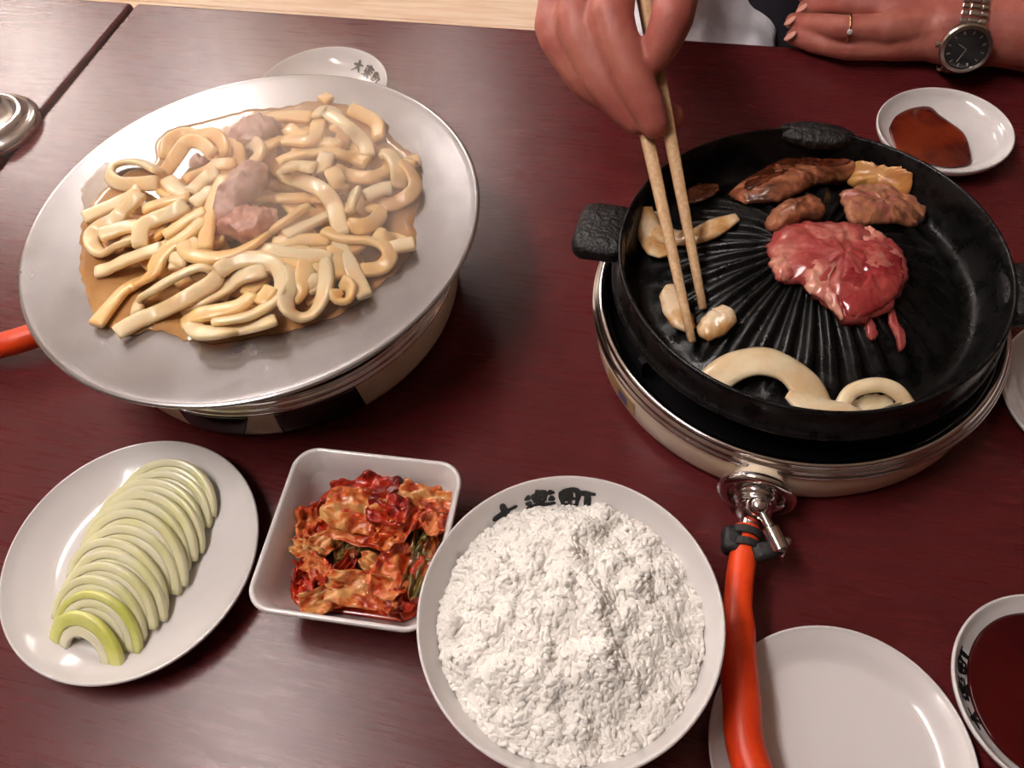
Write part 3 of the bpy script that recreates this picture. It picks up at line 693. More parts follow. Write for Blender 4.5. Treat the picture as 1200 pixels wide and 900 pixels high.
# meats and vegetables on the pan
lamb = thing('lamb_slice', 'thick raw red lamb slice on top of the grill dome', 'meat', pan_pt(980, 320, 0))
def lpart(name, px, th, m, lift, **k): return pillow(name, '', '', px, th, m, lift=lift, parent=lamb, **k)
lpart('lean_meat', [(899, 284), (912, 266), (940, 257), (975, 258), (1010, 262), (1030, 274), (1050, 285), (1062, 308), (1060, 335), (1045, 360), (1020, 374), (990, 379), (975, 360), (955, 345), (938, 330), (918, 328), (906, 315)], .0085, 'lamb', .0028, nse=.0036, nsc=75, seed=3, rag=.002)
lpart('muscle_eye', [(978, 328), (982, 305), (1000, 290), (1030, 284), (1052, 295), (1060, 316), (1056, 338), (1038, 358), (1012, 370), (992, 368), (984, 348)], .0045, 'lambdeep', .0086, seed=5, nse=.0022, rag=.0015)
lpart('fat_seam', [(940, 322), (950, 306), (968, 300), (985, 292), (990, 298), (978, 312), (974, 328), (976, 345), (988, 376), (978, 366), (960, 348), (946, 340)], .0035, 'lambfat', .0088, seed=8, nse=.0026, rag=.002)
lpart('fat_edge', [(1012, 264), (1028, 270), (1040, 280), (1036, 286), (1020, 284), (1010, 276)], .003, 'lambfat', .0082, seed=9, rag=.0018, nse=.002)
lpart('folded_edge', [(903, 302), (918, 296), (932, 304), (932, 320), (918, 328), (906, 318)], .0045, 'lambfat', .0056, seed=11, rag=.002, nse=.0026)
meat1 = pillow('grilled_meat', 'long seared meat slice with a dark browned top edge on the pan', 'meat', [(853, 224), (872, 212), (905, 196), (935, 188), (970, 188), (997, 186), (1003, 198), (985, 211), (955, 213), (925, 228), (900, 233), (870, 233)], .0085, 'seared', seed=21, nse=.0032, rag=.0015)
pillow('browned_crust', '', '', [(872, 210), (905, 194), (935, 187), (970, 187), (998, 187), (985, 196), (955, 197), (925, 202), (895, 214), (874, 220)], .0030, 'crust', lift=.0100, seed=22, parent=meat1)
pillow('grilled_meat', 'short plump seared meat piece just above the raw lamb', 'meat', [(895, 258), (908, 243), (930, 232), (955, 230), (968, 242), (964, 253), (940, 256), (920, 264), (905, 267)], .0075, 'seared', seed=31, nse=.003)
pillow('grilled_meat', 'half-cooked pinkish meat piece below the grilled mushroom', 'meat', [(985, 224), (1000, 220), (1025, 221), (1050, 228), (1075, 242), (1083, 254), (1070, 262), (1045, 258), (1010, 260), (995, 255), (990, 240)], .0075, 'searedpink', seed=41, nse=.0036, rag=.0016)
pillow('grilled_mushroom', 'tan grilled mushroom slice beside the long seared meat', 'mushroom', [(996, 196), (1006, 187), (1030, 191), (1055, 197), (1071, 206), (1068, 220), (1058, 230), (1040, 224), (1015, 217), (998, 213)], .0080, 'eryngii', seed=51, nse=.0006)
pillow('grilled_meat', 'thin dark browned slice behind the chopsticks', 'meat', [(803, 224), (815, 216), (832, 213), (843, 217), (838, 227), (820, 234), (806, 236)], .0045, 'seared', seed=61)
pillow('meat_drip', 'short pink drip of meat juice below the raw lamb', 'meat juice', [(1014, 374), (1020, 372), (1026, 384), (1028, 394), (1022, 400), (1015, 392)], .0025, 'lamb', seed=71, nse=.0004)
pillow('meat_drip', 'long pink drip of meat juice below the raw lamb', 'meat juice', [(1040, 362), (1046, 358), (1052, 376), (1061, 396), (1060, 411), (1053, 412), (1049, 396), (1042, 380)], .0025, 'lamb', seed=72, nse=.0004)
def arc_piece(name, label, pts, w, th, m, dz, seed, parent=None, taper=True, group=None, tilt=0.0):
    P = np.array([tuple(pan_pt(p[0], p[1], dz)) if len(p) == 2 else tuple(at(*p)) for p in pts]); P = catmull(P, 40)
    s = np.linspace(0, 1, 40); sc = np.minimum(1, .45+2.6*np.minimum(s, 1-s)) if taper else np.ones(40)
    sc *= np.array([1+.10*nz(i*.13, seed, 2) for i in range(40)])
    sect = []
    n = 14
    for i in range(n):
        t = 2*PI*i/n; a = math.copysign(abs(math.cos(t))**.7, math.cos(t))*w/2; b = math.copysign(abs(math.sin(t))**.7, math.sin(t))*th/2
        sect.append((a, b - .18*th*(a/(w/2))**2))
    ups = None
    if tilt:
        T = np.gradient(P, axis=0); ups = []
        for q in T:
            tv = Vector(q).normalized(); sd = tv.cross(Vector((0, 0, 1))).normalized(); ups.append(tuple(Vector((0, 0, 1))*math.cos(tilt)+sd*math.sin(tilt)))
    else: ups = [(0, 0, 1)]*40
    o0 = Vector(P.mean(0)); v, f = sweep(P-P.mean(0), sect, ups=ups, scale=sc)
    o = link(name, fix(newmesh(name, v, f)), m); o.location = o0
    return tag(o, label, 'onion', group)
arc_piece('onion_piece', 'large pale arched onion piece leaning in the pan trough', [(824, 462, .060), (838, 444, .0635), (862, 428, .0675), (893, 422, .070), (921, 431, .0695), (943, 450, .067), (958, 476, .062)], .0205, .0050, 'ggonion', .0075, 1, taper=False, group='onion pieces on the grill pan', tilt=-.12)
arc_piece('onion_piece', 'pale crescent onion piece overlapping the large arched one', [(923, 461, .0715), (943, 472, .0705), (975, 480, .069), (1015, 487, .065)], .0150, .0050, 'ggonion', .0110, 2, group='onion pieces on the grill pan', tilt=-.2)
arc_piece('onion_piece', 'small onion ring arch at the pan edge beside the crescent', [(986, 476, .062), (1000, 457, .0655), (1030, 450, .067), (1053, 459, .065), (1070, 482, .060)], .0088, .0055, 'ggonion', .0085, 3, group='onion pieces on the grill pan', taper=False)
pillow('onion_piece', 'pale onion heart inside the small onion arch', 'onion', [(998, 474), (1008, 464), (1030, 461), (1048, 467), (1053, 478), (1030, 483), (1008, 482)], .003, 'ggonion', seed=14, nse=.0005, group='onion pieces on the grill pan')
arc_piece('onion_piece', 'grilled onion strip with browned tips behind the chopsticks', [(768, 248), (768, 262), (784, 276), (812, 276), (838, 266), (864, 254)], .0150, .0050, 'gonion', .006, 4, group='onion pieces on the grill pan')
arc_piece('onion_piece', 'charred onion layer at the left wall of the grill pan', [(757, 242), (757, 262), (766, 282), (779, 300)], .0180, .0045, 'gonion', .006, 5, group='onion pieces on the grill pan')
arc_piece('onion_piece', 'onion petal pinched under the front chopstick', [(786, 334), (788, 352), (798, 372), (810, 386)], .0150, .0055, 'gonion', .010, 6, group='onion pieces on the grill pan')
arc_piece('onion_piece', 'white onion petal held between the chopstick tips', [(818, 388), (832, 382), (846, 372), (853, 360)], .0170, .0075, 'gonion', .009, 7, group='onion pieces on the grill pan')

# ------------------------------------------------------------------ chopsticks
def stick(tip, through, label):
    tip, th = Vector(tip), Vector(through); d = (th-tip).normalized(); L = .225
    P = np.array([tuple(tip+d*L*s-tip) for s in np.linspace(0, 1, 12)])
    v, f = sweep(P, sup(.0042, .0042, 12, .6), scale=[.55+.45*min(1, s*1.6) for s in np.linspace(0, 1, 12)])
    o = link('chopstick', fix(newmesh('chopstick', v, f)), 'stickwood'); o.location = tip
    return tag(o, label, 'chopstick', 'pair of wooden chopsticks')
stick(at(811, 401, .0655), at(757, 155, .122), 'pale wooden chopstick reaching further down past the onion petal')
stick(at(824, 362, .070), at(772, 90, .144), 'pale wooden chopstick with its tip on the white onion petal')

# ------------------------------------------------------------------ noodle pan
PPR = [(.1490, .0825), (.140, .0820), (.128, .0815), (.110, .0808), (.09, .0802), (.06, .0798), (0, .0796)]
_pp = catmull(PPR, 60)[::-1]
def dish_z(x, y): return float(np.interp(math.hypot(x-BL.x, y-BL.y), _pp[:, 0], _pp[:, 1]))
PCN = Vector((-.158, .4115, .0))
dt = thing('steel_pan', 'wide shallow dull steel pan holding noodles in broth', 'pan', (PCN.x, PCN.y, .066))
rev('plate', [(.1512, .0138), (.1521, .0150), (.1520, .0160), (.1508, .0168)]+[(r, z-.066) for r, z in catmull(PPR, 40)], 'steel', dt, 160)
rev('underside', [(0, .0), (.105, .0), (.125, .0065), (.14, .0105), (.148, .0125), (.1512, .0138)], 'steeldark', dt, 160)
def flat_pool(name, label, px, m, zoff, cat='broth', parent=None, seed=1):
    P = catmull([*[tuple(at(x, y, .081)[:2]) for x, y in px], tuple(at(*px[0], .081)[:2])], 241)[:-1]
    P = np.array([p*(1+0*k) for k, p in enumerate(P)]); c = P.mean(0)
    P = np.array([p+(p-c)/np.linalg.norm(p-c)*.0022*nz(p[0]*160, p[1]*160, seed) for p in P])
    v = []; f = []; n = len(P)
    for s, dz in ((0, 1), (.25, 1), (.5, 1), (.7, 1), (.85, 1), (.95, .95), (.985, .7), (1.0, .15)):
        for p in P: q = c+(p-c)*s; v.append((q[0]-c[0], q[1]-c[1], dish_z(*q)+zoff*dz-.07))
    for i in range(7):
        for k in range(n): f.append((i*n+k, i*n+(k+1) % n, (i+1)*n+(k+1) % n, (i+1)*n+k))
    o = link(name, fix(newmesh(name, v, f)), m); o.location = (c[0], c[1], .07)
    bm = bmesh.new(); bm.from_mesh(o.data); bmesh.ops.remove_doubles(bm, verts=bm.verts, dist=1e-6); bm.to_mesh(o.data); bm.free()
    return tag(o, label, cat)
POOL = [(94, 285), (98, 255), (116, 228), (150, 202), (180, 190), (183, 165), (205, 150), (245, 141), (290, 129), (330, 126), (370, 119), (420, 127), (450, 142), (462, 165), (488, 188), (494, 225), (485, 258), (488, 288), (470, 312), (448, 332), (425, 352), (390, 372), (345, 386), (300, 394), (258, 402), (215, 398), (185, 386), (150, 392), (115, 376), (102, 345), (95, 315)]
flat_pool('broth', 'brown glossy broth pooled under the noodles on the steel pan', POOL, 'broth', .0017)
flat_pool('broth_film', 'pale drying broth film with bubbles at the pan rim beside the noodles', [(98, 250), (96, 225), (110, 205), (125, 192), (135, 200), (130, 225), (120, 245), (108, 258)], 'brothstain', .0007, seed=4)
# height field of the pile
GN = 340; HMAP = np.zeros((GN, GN))
gx = (np.arange(GN)-GN/2)*.001
for i in range(GN):
    rr = np.hypot(gx[i], gx); HMAP[i] = np.interp(rr, _pp[:, 0], _pp[:, 1])+.0013
BASEH = HMAP.copy()
def hm(x, y, rad=4):
    i = int(round((x-BL.x)/.001+GN/2)); j = int(round((y-BL.y)/.001+GN/2))
    return HMAP[max(0, i-rad):i+rad+1, max(0, j-rad):j+rad+1].max()
def noodle(px, w=.0110, th=.0046, edge=0.0, m='noodle', group='flat noodles in the steel pan', push=0.0, low=False):
    n = max(14, int(sum(math.dist(a, b) for a, b in zip(px, px[1:]))/4.0))
    P2 = catmull(px, n); z = np.full(n, .085)
    half = (w*math.sin(abs(edge))+th*math.cos(edge))/2
    for it in range(3):
        W3 = [at(x, y, zz) for (x, y), zz in zip(P2, z)]
        h = np.array([hm(p.x, p.y) for p in W3])
        b = np.array([dish_z(p.x, p.y) for p in W3])
        rr = np.array([math.hypot(p.x-BL.x-.0, p.y-BL.y) for p in W3])
        cap = b+.004+.018*np.clip(1-(rr/.115)**2, 0, 1)
        h = np.minimum(h, np.maximum(cap, b+.0013))
        z = h+half*.85+push
        for _ in range(6): z = np.convolve(np.r_[z[0], z, z[-1]], [.25, .5, .25], 'valid')
        z = np.maximum(z, b+.0008+half*.6)
    W3 = np.array([tuple(at(x, y, zz)) for (x, y), zz in zip(P2, z)])
    ph = random.random()*9; ups = []
    T = np.gradient(W3, axis=0)
    for i in range(n):
        t = Vector(T[i]).normalized(); sd = t.cross(Vector((0, 0, 1))).normalized()
        a = edge + .40*nz(i*.05, ph, 1)
        u_ = sd.cross(t); ups.append(tuple(u_*math.cos(a)+sd*math.sin(a)))
    for p in W3:
        i = int(round((p[0]-BL.x)/.001+GN/2)); j = int(round((p[1]-BL.y)/.001+GN/2))
        sl = HMAP[max(0, i-4):i+5, max(0, j-4):j+5]; np.maximum(sl, p[2]+half*.6, out=sl)
    sc = [1+.07*nz(i*.09, ph, 5) for i in range(n)]; sc[0] *= .86; sc[-1] *= .86
    c = W3.mean(0); v, f = sweep(W3-c, sup(w/2, th/2, 14, .62), ups=ups, scale=sc)
    o = link('noodle', fix(newmesh('noodle', v, f)), m); o.location = c
    turn = sum(abs(math.atan2(np.cross(T[i][:2], T[i+1][:2]), np.dot(T[i][:2], T[i+1][:2]))) for i in range(n-1))
    if low: lb = 'flat yellow noodle half buried under the other noodles in the broth'
    else: lb = ('pale' if m == 'noodlep' else 'yellow')+' flat noodle '+('curled into a loop' if turn > 3.4 else ('bent in a curve' if turn > .9 else 'lying straight'))+' on the noodle pile in the steel pan'
    return tag(o, lb, 'noodle', group)
E_ = 1.0
LOW = []
for k in range(46):
    a = random.random()*2*PI; r = math.sqrt(random.random()); cx, cy = 310+150*r*math.cos(a), 250+95*r*math.sin(a); th0 = random.random()*PI; L_ = random.uniform(30, 60); bd = random.uniform(-25, 25)
    LOW.append(([(cx-L_*math.cos(th0), cy-.8*L_*math.sin(th0)), (cx+bd*math.sin(th0), cy-.8*bd*math.cos(th0)), (cx+L_*math.cos(th0), cy+.8*L_*math.sin(th0))], 0))
def inside(p):
    x, y = p; s = False; n = len(POOL)
    for i in range(n):
        (x1, y1), (x2, y2) = POOL[i], POOL[(i+1) % n]
        if (y1 > y) != (y2 > y) and x < (x2-x1)*(y-y1)/(y2-y1)+x1: s = not s
    return s
for pts, e_ in LOW:
    if all(inside(p) for p in pts): noodle(pts, th=.0046, low=True)
NOODLES = [
 # back of the pile
 ([(306, 140), (336, 136), (366, 138)], 0, 0), ([(336, 150), (348, 158), (362, 160)], 0, 0), ([(376, 119), (387, 112)], 0, 0), ([(410, 128), (428, 136), (442, 146), (444, 164)], .5, 0), ([(370, 138), (379, 128), (392, 132), (398, 146)], .6, 1),
 ([(378, 154), (384, 168), (398, 169), (402, 157), (390, 149)], .8, 0), ([(384, 132), (400, 144), (418, 158), (428, 170), (432, 184)], .1, 1), ([(342, 178), (366, 170), (380, 168), (400, 172)], 0, 0),
 ([(292, 198), (306, 180), (318, 169), (334, 165), (366, 164), (374, 142)], .3, 0), ([(286, 190), (285, 173), (297, 167), (305, 176), (300, 192)], .9, 1), ([(254, 168), (270, 165), (279, 177), (277, 194)], .8, 0), ([(194, 186), (200, 165), (216, 157), (232, 159), (250, 157), (261, 168), (264, 182)], .8, 0),
 ([(250, 181), (236, 168), (221, 166), (210, 178), (198, 196), (189, 209), (192, 224), (206, 232)], .6, 0), ([(196, 210), (207, 222), (220, 230)], 0, 1), ([(216, 212), (236, 201), (256, 193), (276, 192)], .1, 0),
 ([(186, 201), (166, 191), (146, 190), (132, 196), (129, 207), (140, 215), (160, 216), (184, 214)], .9, 1), ([(326, 191), (340, 184), (364, 180), (386, 178), (410, 184), (432, 191)], .2, 0), ([(392, 198), (408, 206), (432, 208), (454, 200), (457, 189)], .5, 0), ([(446, 180), (458, 182), (466, 198), (468, 222)], .3, 1), ([(492, 187), (478, 191)], 0, 0), ([(472, 190), (484, 207), (486, 222), (472, 234), (455, 240), (430, 234)], .7, 0),
 ([(428, 230), (446, 222), (460, 220)], 0, 1), ([(402, 223), (388, 199)], 0, 0), ([(368, 205), (378, 194), (384, 180)], .3, 1), ([(408, 250), (418, 222)], .6, 1), ([(408, 263), (424, 266), (440, 259), (445, 248), (432, 243)], .8, 0), ([(440, 274), (458, 280), (474, 287)], 0, 0), ([(456, 291), (486, 285)], 0, 1),
 ([(292, 230), (320, 232), (350, 232), (382, 230)], .1, 0),
 # left field
 ([(98, 256), (120, 246), (140, 237), (163, 222)], .2, 1), ([(165, 226), (150, 242), (134, 258), (117, 266), (107, 277), (110, 290), (121, 297), (138, 288), (160, 279)], .5, 1), ([(116, 276), (132, 271), (148, 266), (166, 266)], .2, 1), ([(168, 246), (184, 240), (208, 234), (222, 231)], .2, 0), ([(164, 289), (166, 268), (180, 258), (204, 248), (218, 239)], .5, 1), ([(226, 240), (250, 222)], 0, 1), ([(224, 226), (240, 211), (256, 200)], .1, 1), ([(192, 277), (210, 266), (224, 256), (242, 247)], .2, 0), ([(198, 290), (220, 274), (238, 258)], 0, 0),
 ([(112, 319), (127, 315), (138, 309), (160, 300), (190, 290)], .1, 1), ([(208, 316), (210, 296)], 0, 1), ([(240, 292), (246, 250), (254, 226), (265, 206)], .2, 0),
 # front field
 ([(212, 364), (224, 356), (250, 346), (268, 336), (284, 324), (312, 316)], .1, 1), ([(214, 381), (232, 370), (260, 364), (280, 358), (298, 345)], .1, 0), ([(304, 357), (319, 337)], .2, 0), ([(320, 286), (350, 282), (388, 282)], 0, 0), ([(298, 294), (320, 294), (350, 298), (390, 304)], .1, 1), ([(334, 277), (360, 264), (390, 251)], 0, 1),
 ([(394, 294), (399, 326)], 0, 0), ([(392, 340), (397, 352), (408, 352), (411, 338), (401, 329)], .8, 0), ([(362, 325), (373, 341)], 0, 1), ([(360, 307), (356, 324), (350, 342), (341, 351)], .3, 0), ([(380, 305), (382, 326), (378, 349), (367, 367), (352, 372), (338, 363), (334, 348), (343, 334), (342, 320), (334, 312)], .7, 1), ([(380, 270), (404, 280), (432, 282), (450, 288), (457, 300), (446, 314), (422, 317)], .5, 0), ([(392, 281), (404, 302), (416, 324), (428, 348)], 0, 1),
 ([(112, 381), (130, 358), (146, 340), (168, 328), (180, 318), (188, 302), (202, 288), (224, 272), (240, 257)], .15, 0), ([(136, 391), (160, 377), (186, 366), (210, 354), (232, 342), (250, 330), (253, 320), (240, 313), (224, 316), (200, 328), (180, 340), (166, 350), (160, 368)], .5, 1), ([(224, 378), (231, 388), (245, 390), (270, 388), (300, 382), (324, 374)], .3, 1), ([(254, 319), (272, 308), (296, 303), (316, 306), (328, 318), (330, 336), (322, 352), (308, 362), (292, 370), (270, 374), (250, 376)], .7, 1),
 ([(216, 284), (222, 297), (244, 302), (272, 298), (296, 287), (320, 269), (346, 251), (360, 241)], .35, 0), ([(370, 197), (346, 194), (332, 200), (338, 208), (356, 213), (376, 222), (390, 238), (396, 257), (401, 276)], .3, 1)]
# boiled pork
def pbase(x, y): return .0765
def blob(name, label, pts, radii, m, dz, seed, sq=.75):
    P = np.array([tuple(at(x, y, z)) for x, y, z in pts]); n = 40; P = catmull(P, n); r = np.interp(np.linspace(0, 1, n), np.linspace(0, 1, len(radii)), radii)
    c = P.mean(0); v, f = sweep(P-c, [(a, b*sq) for a, b in circ(1, 28)], ups=[(0, 0, 1)]*n, scale=r)
    v = [Vector(q)+Vector((nz(q[0]*130+seed, q[1]*130, q[2]*130), nz(q[1]*130+seed, q[0]*130, 3), nz(q[2]*130+seed, q[0]*130, q[1]*130)))*.0035 + Vector((nz(q[0]*320+seed, q[1]*320, q[2]*320),)*3)*.0014 for q in v]
    o = link(name, fix(newmesh(name, v, f)), m); o.location = c; return tag(o, label, 'meat', 'boiled pork in the steel pan')
for i, (p, ed, t) in enumerate(NOODLES):
    noodle(p, edge=ed*.75*(1 if i % 2 else -1), m='noodlep' if t else 'noodle', w=.0112 if ed < .4 else .0102)
blob('pork_slice', 'rumpled pinkish boiled pork lump among the noodles', [(258, 270, .096), (276, 263, .099), (298, 261, .099), (322, 250, .096)], [.005, .0125, .0135, .005], 'pork', 0, 2)
blob('pork_slice', 'rolled grey boiled pork slice standing over the pink lump', [(304, 192, .096), (291, 210, .106), (276, 228, .108), (262, 250, .104), (252, 270, .097)], [.003, .0105, .0120, .009, .002], 'porkg', 0, 5)
blob('pork_slice', 'pale pork slice in the steam at the back of the noodles', [(268, 168, .090), (286, 158, .094), (308, 148, .095), (326, 144, .090)], [.003, .011, .012, .003], 'porkg', 0, 8, .6)
blob('pork_slice', 'small pale pork scrap inside the back noodle loops', [(224, 194, .084), (234, 188, .087), (246, 186, .084)], [.003, .006, .003], 'porkg', 0, 9, .6)
blob('pork_slice', 'small pink pork scrap in the broth between front noodles', [(194, 322, .081), (204, 316, .083), (212, 308, .081)], [.003, .007, .003], 'pork', 0, 11, .6)

# ------------------------------------------------------------------ steel fitting on the other table, taken for a burner ring, dish-shaped here
lc = at(-19, 140, .012)
sl = thing('steel_fitting', 'polished round steel fitting with stepped rim on the neighbouring table', 'dish', (lc.x, lc.y, 0))
rev('stepped_rim', [(.030, 0), (.0445, 0), (.0458, .001), (.0460, .003), (.0448, .0062), (.0425, .0085), (.0400, .0092), (.0380, .0100), (.0365, .0125), (.0345, .0150), (.0320, .0160), (.0300, .0150), (.0292, .0110)], 'bright', sl, 96)
rev('bowl', [(.0295, .0135), (.027, .008), (.022, .0045), (0, .0035)], 'bright', sl, 96)

# ------------------------------------------------------------------ person across the table
_b = bmesh.new(); bmesh.ops.create_icosphere(_b, subdivisions=3, radius=1); SPH = (np.array([tuple(v.co) for v in _b.verts]), [tuple(v.index for v in f.verts) for f in _b.faces]); _b.free()
def capsules(chains, voxel, smooth=4, factor=.5):
    vs = []; fs = []; off = 0
    for ch in chains:
        for i, (p, r) in enumerate(ch):
            p = Vector(p); parts = [(SPH[0]*r+np.array(p), SPH[1])]
            if i:
                q, rq = ch[i-1]; q = Vector(q); d = p-q
                if d.length > 1e-5:
                    # tangent cone between the two spheres
                    k = max(-.95, min(.95, (rq-r)/d.length)); cs = math.sqrt(1-k*k); t = d.normalized()
                    x = t.orthogonal().normalized(); y = t.cross(x); n = 24
                    an = np.linspace(0, 2*PI, n, endpoint=False); ring = np.outer(np.cos(an), x)+np.outer(np.sin(an), y)
                    parts.append((np.vstack([np.array(q+t*rq*k)+ring*rq*cs, np.array(p+t*r*k)+ring*r*cs]), [(i_, (i_+1) % n, n+(i_+1) % n, n+i_) for i_ in range(n)]+[tuple(range(n))[::-1], tuple(range(n, 2*n))]))
            for vv, ff in parts: vs.append(vv); fs += [tuple(j+off for j in f) for f in ff]; off += len(vv)
    me = newmesh('tmp', np.vstack(vs), fs)
    o = bpy.data.objects.new('tmp', me); C.objects.link(o)
    md = o.modifiers.new('r', 'REMESH'); md.mode = 'VOXEL'; md.voxel_size = voxel
    if smooth: ms = o.modifiers.new('s', 'SMOOTH'); ms.iterations = smooth; ms.factor = factor
    dg = bpy.context.evaluated_depsgraph_get(); dg.update()
    out = bpy.data.meshes.new_from_object(o.evaluated_get(dg))
    bpy.data.objects.remove(o); out.polygons.foreach_set('use_smooth', [True]*len(out.polygons))
    return out
def A(px, py, z, r): return (at(px, py, z), r)
def Wd(u, v, z, r): return (uv(u, v, z), r)
pcen = uv(.17, .98, FZ)
person = thing('person', 'person in dark clothes with a light cloth on the lap, cooking with chopsticks', 'person', pcen)
neck = Wd(.17, .955, .33, .055)
LS, RS = Wd(.345, .965, .235, .055), Wd(-.005, .965, .235, .055)
body = [
 [Wd(.17, .99, -.18, .115), Wd(.17, .985, -.05, .115), Wd(.17, .975, .08, .125), Wd(.17, .965, .20, .10), neck, Wd(.17, .93, .40, .055)],
 [LS, Wd(.17, .965, .23, .085), RS],
 [Wd(.17, .92, .455, .085), Wd(.17, .90, .42, .068), Wd(.17, .88, .385, .045)],
 [Wd(.17, .83, .44, .012), Wd(.17, .81, .42, .014)], [Wd(.255, .92, .44, .016), Wd(.255, .92, .42, .012)], [Wd(.085, .92, .44, .016), Wd(.085, .92, .42, .012)],
 # left arm on the table edge
 [LS, Wd(.42, .86, .13, .046), Wd(.455, .725, .045, .040), A(1330, 36, .042, .038), A(1230, 36, .037, .033), A(1150, 34, .033, .0265), A(1105, 32, .031, .024)],
 [A(1150, 44, .028, .024), A(1105, 44, .026, .021)],
 # palm
 [A(1105, 30, .031, .023), A(1070, 22, .031, .020), A(1040, 12, .034, .014)], [A(1105, 30, .031, .023), A(1075, 30, .031, .019), A(1040, 33, .033, .0135)], [A(1105, 42, .026, .020), A(1080, 46, .022, .0175), A(1046, 54, .018, .0125)], [A(1105, 20, .031, .02), A(1060, 0, .03, .017), A(1030, -10, .033, .013)],
 # fingers of the resting hand
 [A(1040, 12, .034, .0125), A(990, 4, .034, .0105), A(960, 7, .023, .009), A(944, 10, .0125, .0075)],
 [A(1040, 33, .033, .0125), A(990, 33, .032, .0105), A(953, 28, .021, .0092), A(930, 25, .0115, .0076)],
 [A(1046, 54, .018, .0118), A(996, 57, .016, .0098), A(955, 51, .0115, .0086), A(930, 43, .0085, .0072)],
 [A(1030, -10, .033, .012), A(985, -16, .033, .0105), A(958, -10, .022, .009), A(944, -6, .013, .0075)],
 # right arm and hand with chopsticks
 [RS, Wd(-.07, .90, .15, .048), Wd(-.12, .80, .13, .040), Wd(-.11, .68, .165, .034), A(700, -110, .188, .026), A(705, -60, .182, .024)],
 [A(740, -115, .190, .022), A(745, -62, .182, .023)],
 [A(745, -62, .180, .022), A(720, -25, .175, .0165), A(690, -20, .171, .0165), A(660, -8, .163, .0150)], [A(700, -60, .178, .024), A(662, -14, .163, .0150)],
 [A(720, -28, .177, .0140), A(716, 20, .1735, .0136), A(722, 42, .168, .0128), A(739, 86, .154, .0118), A(746, 100, .149, .0116), A(758, 124, .141, .0104), A(767, 146, .133, .0088)],
 [A(686, -24, .170, .0138), A(676, 22, .166, .0134), A(681, 44, .161, .0124), A(702, 88, .147, .0114), A(710, 100, .143, .0114), A(728, 124, .134, .0102), A(746, 142, .128, .0088)],
 [A(656, -10, .160, .0130), A(649, 30, .153, .0126), A(654, 48, .149, .0116), A(684, 92, .135, .0108), A(694, 102, .131, .0108), A(748, 130, .122, .0098), A(786, 137, .119, .0086)],
 [A(655, -8, .156, .011), A(668, 30, .142, .0100), A(705, 60, .128, .009), A(735, 72, .124, .008)],
 [A(752, -62, .184, .019), A(796, -32, .184, .0145), A(788, 20, .178, .0125), A(777, 48, .168, .0112), A(768, 68, .160, .0088)],
]
bmsh = capsules(body, .0018, 4)
bo = link('body', bmsh, 'skin', person); bo.matrix_parent_inverse = Matrix.Translation(-pcen)
def cap_part(name, chains, vox, m, smooth=6, wrinkle=0):
    me = capsules(chains, vox, smooth)
    if wrinkle:
        nrm = [q.normal.copy() for q in me.vertices]
        for q, n_ in zip(me.vertices, nrm):
            p = q.co; w = nz(p.x*14, p.y*22, p.z*9)+.5*nz(p.x*40, p.y*40, p.z*25); q.co = p+n_*wrinkle*w
    o = link(name, me, m, person); o.matrix_parent_inverse = Matrix.Translation(-pcen); return o
SL, SR = Wd(.345, .965, .235, .066), Wd(-.005, .965, .235, .066)
cap_part('shirt', [[Wd(.17, .99, -.24, .15), Wd(.17, .985, -.05, .145), Wd(.17, .975, .08, .15), Wd(.17, .965, .20, .12), Wd(.17, .958, .29, .068)], [SL, Wd(.17, .965, .23, .098), SR], [SL, Wd(.42, .86, .13, .060)], [SR, Wd(-.07, .90, .15, .062)],
   [Wd(.10, .99, -.2, .14), Wd(.10, .985, .1, .13)], [Wd(.24, .99, -.2, .14), Wd(.24, .985, .1, .13)]], .006, 'darkcloth', 6, .004)
cap_part('trousers', [[Wd(.08, 1.03, FZ+.115, .115), Wd(.26, 1.03, FZ+.115, .115)], [Wd(.08, 1.0, FZ+.11, .105), Wd(-.08, .82, FZ+.10, .075), Wd(.12, .76, FZ+.075, .06)], [Wd(.26, 1.0, FZ+.11, .105), Wd(.42, .82, FZ+.10, .075), Wd(.20, .77, FZ+.075, .06)]], .006, 'darkcloth', 6, .003)
# light cloth on the lap: a wrinkled draped sheet with thickness
def lap_cloth():
    v = []; f = []; nx_, ny_ = 44, 36
    for lay in (0, 1):
        for j in range(ny_):
            for i in range(nx_):
                a, b = i/(nx_-1), j/(ny_-1)
                u_ = -.13+.20*a; s = b*.34
                v_ = .735+min(s, .14)*.95+max(0, s-.14)*.35; z = -.085+.02*math.sin(a*PI) + max(0, s-.12)*.82
                z += .012*nz(a*5, b*4, 2)+.008*nz(a*11, b*3, 5); v_ += .012*nz(a*7, b*3, 8)
                if a < .15: z -= (.15-a)*.4
                v.append(uv(u_, v_-.0*lay, z-.0028*lay)-pcen)
    k = nx_*ny_
    for j in range(ny_-1):
        for i in range(nx_-1): q = (j*nx_+i, j*nx_+i+1, (j+1)*nx_+i+1, (j+1)*nx_+i); f.append(q); f.append(tuple(x+k for x in q[::-1]))
    bd = [i for i in range(nx_)]+[j*nx_+nx_-1 for j in range(1, ny_)]+[(ny_-1)*nx_+i for i in range(nx_-2, -1, -1)]+[j*nx_ for j in range(ny_-2, 0, -1)]
    for i in range(len(bd)): a, b = bd[i], bd[(i+1) % len(bd)]; f.append((b, a, a+k, b+k))
    o = link('apron', fix(newmesh('apron', v, f)), 'cloth', person); o['label'] = 'light grey wrinkled cloth apron'
lap_cloth()
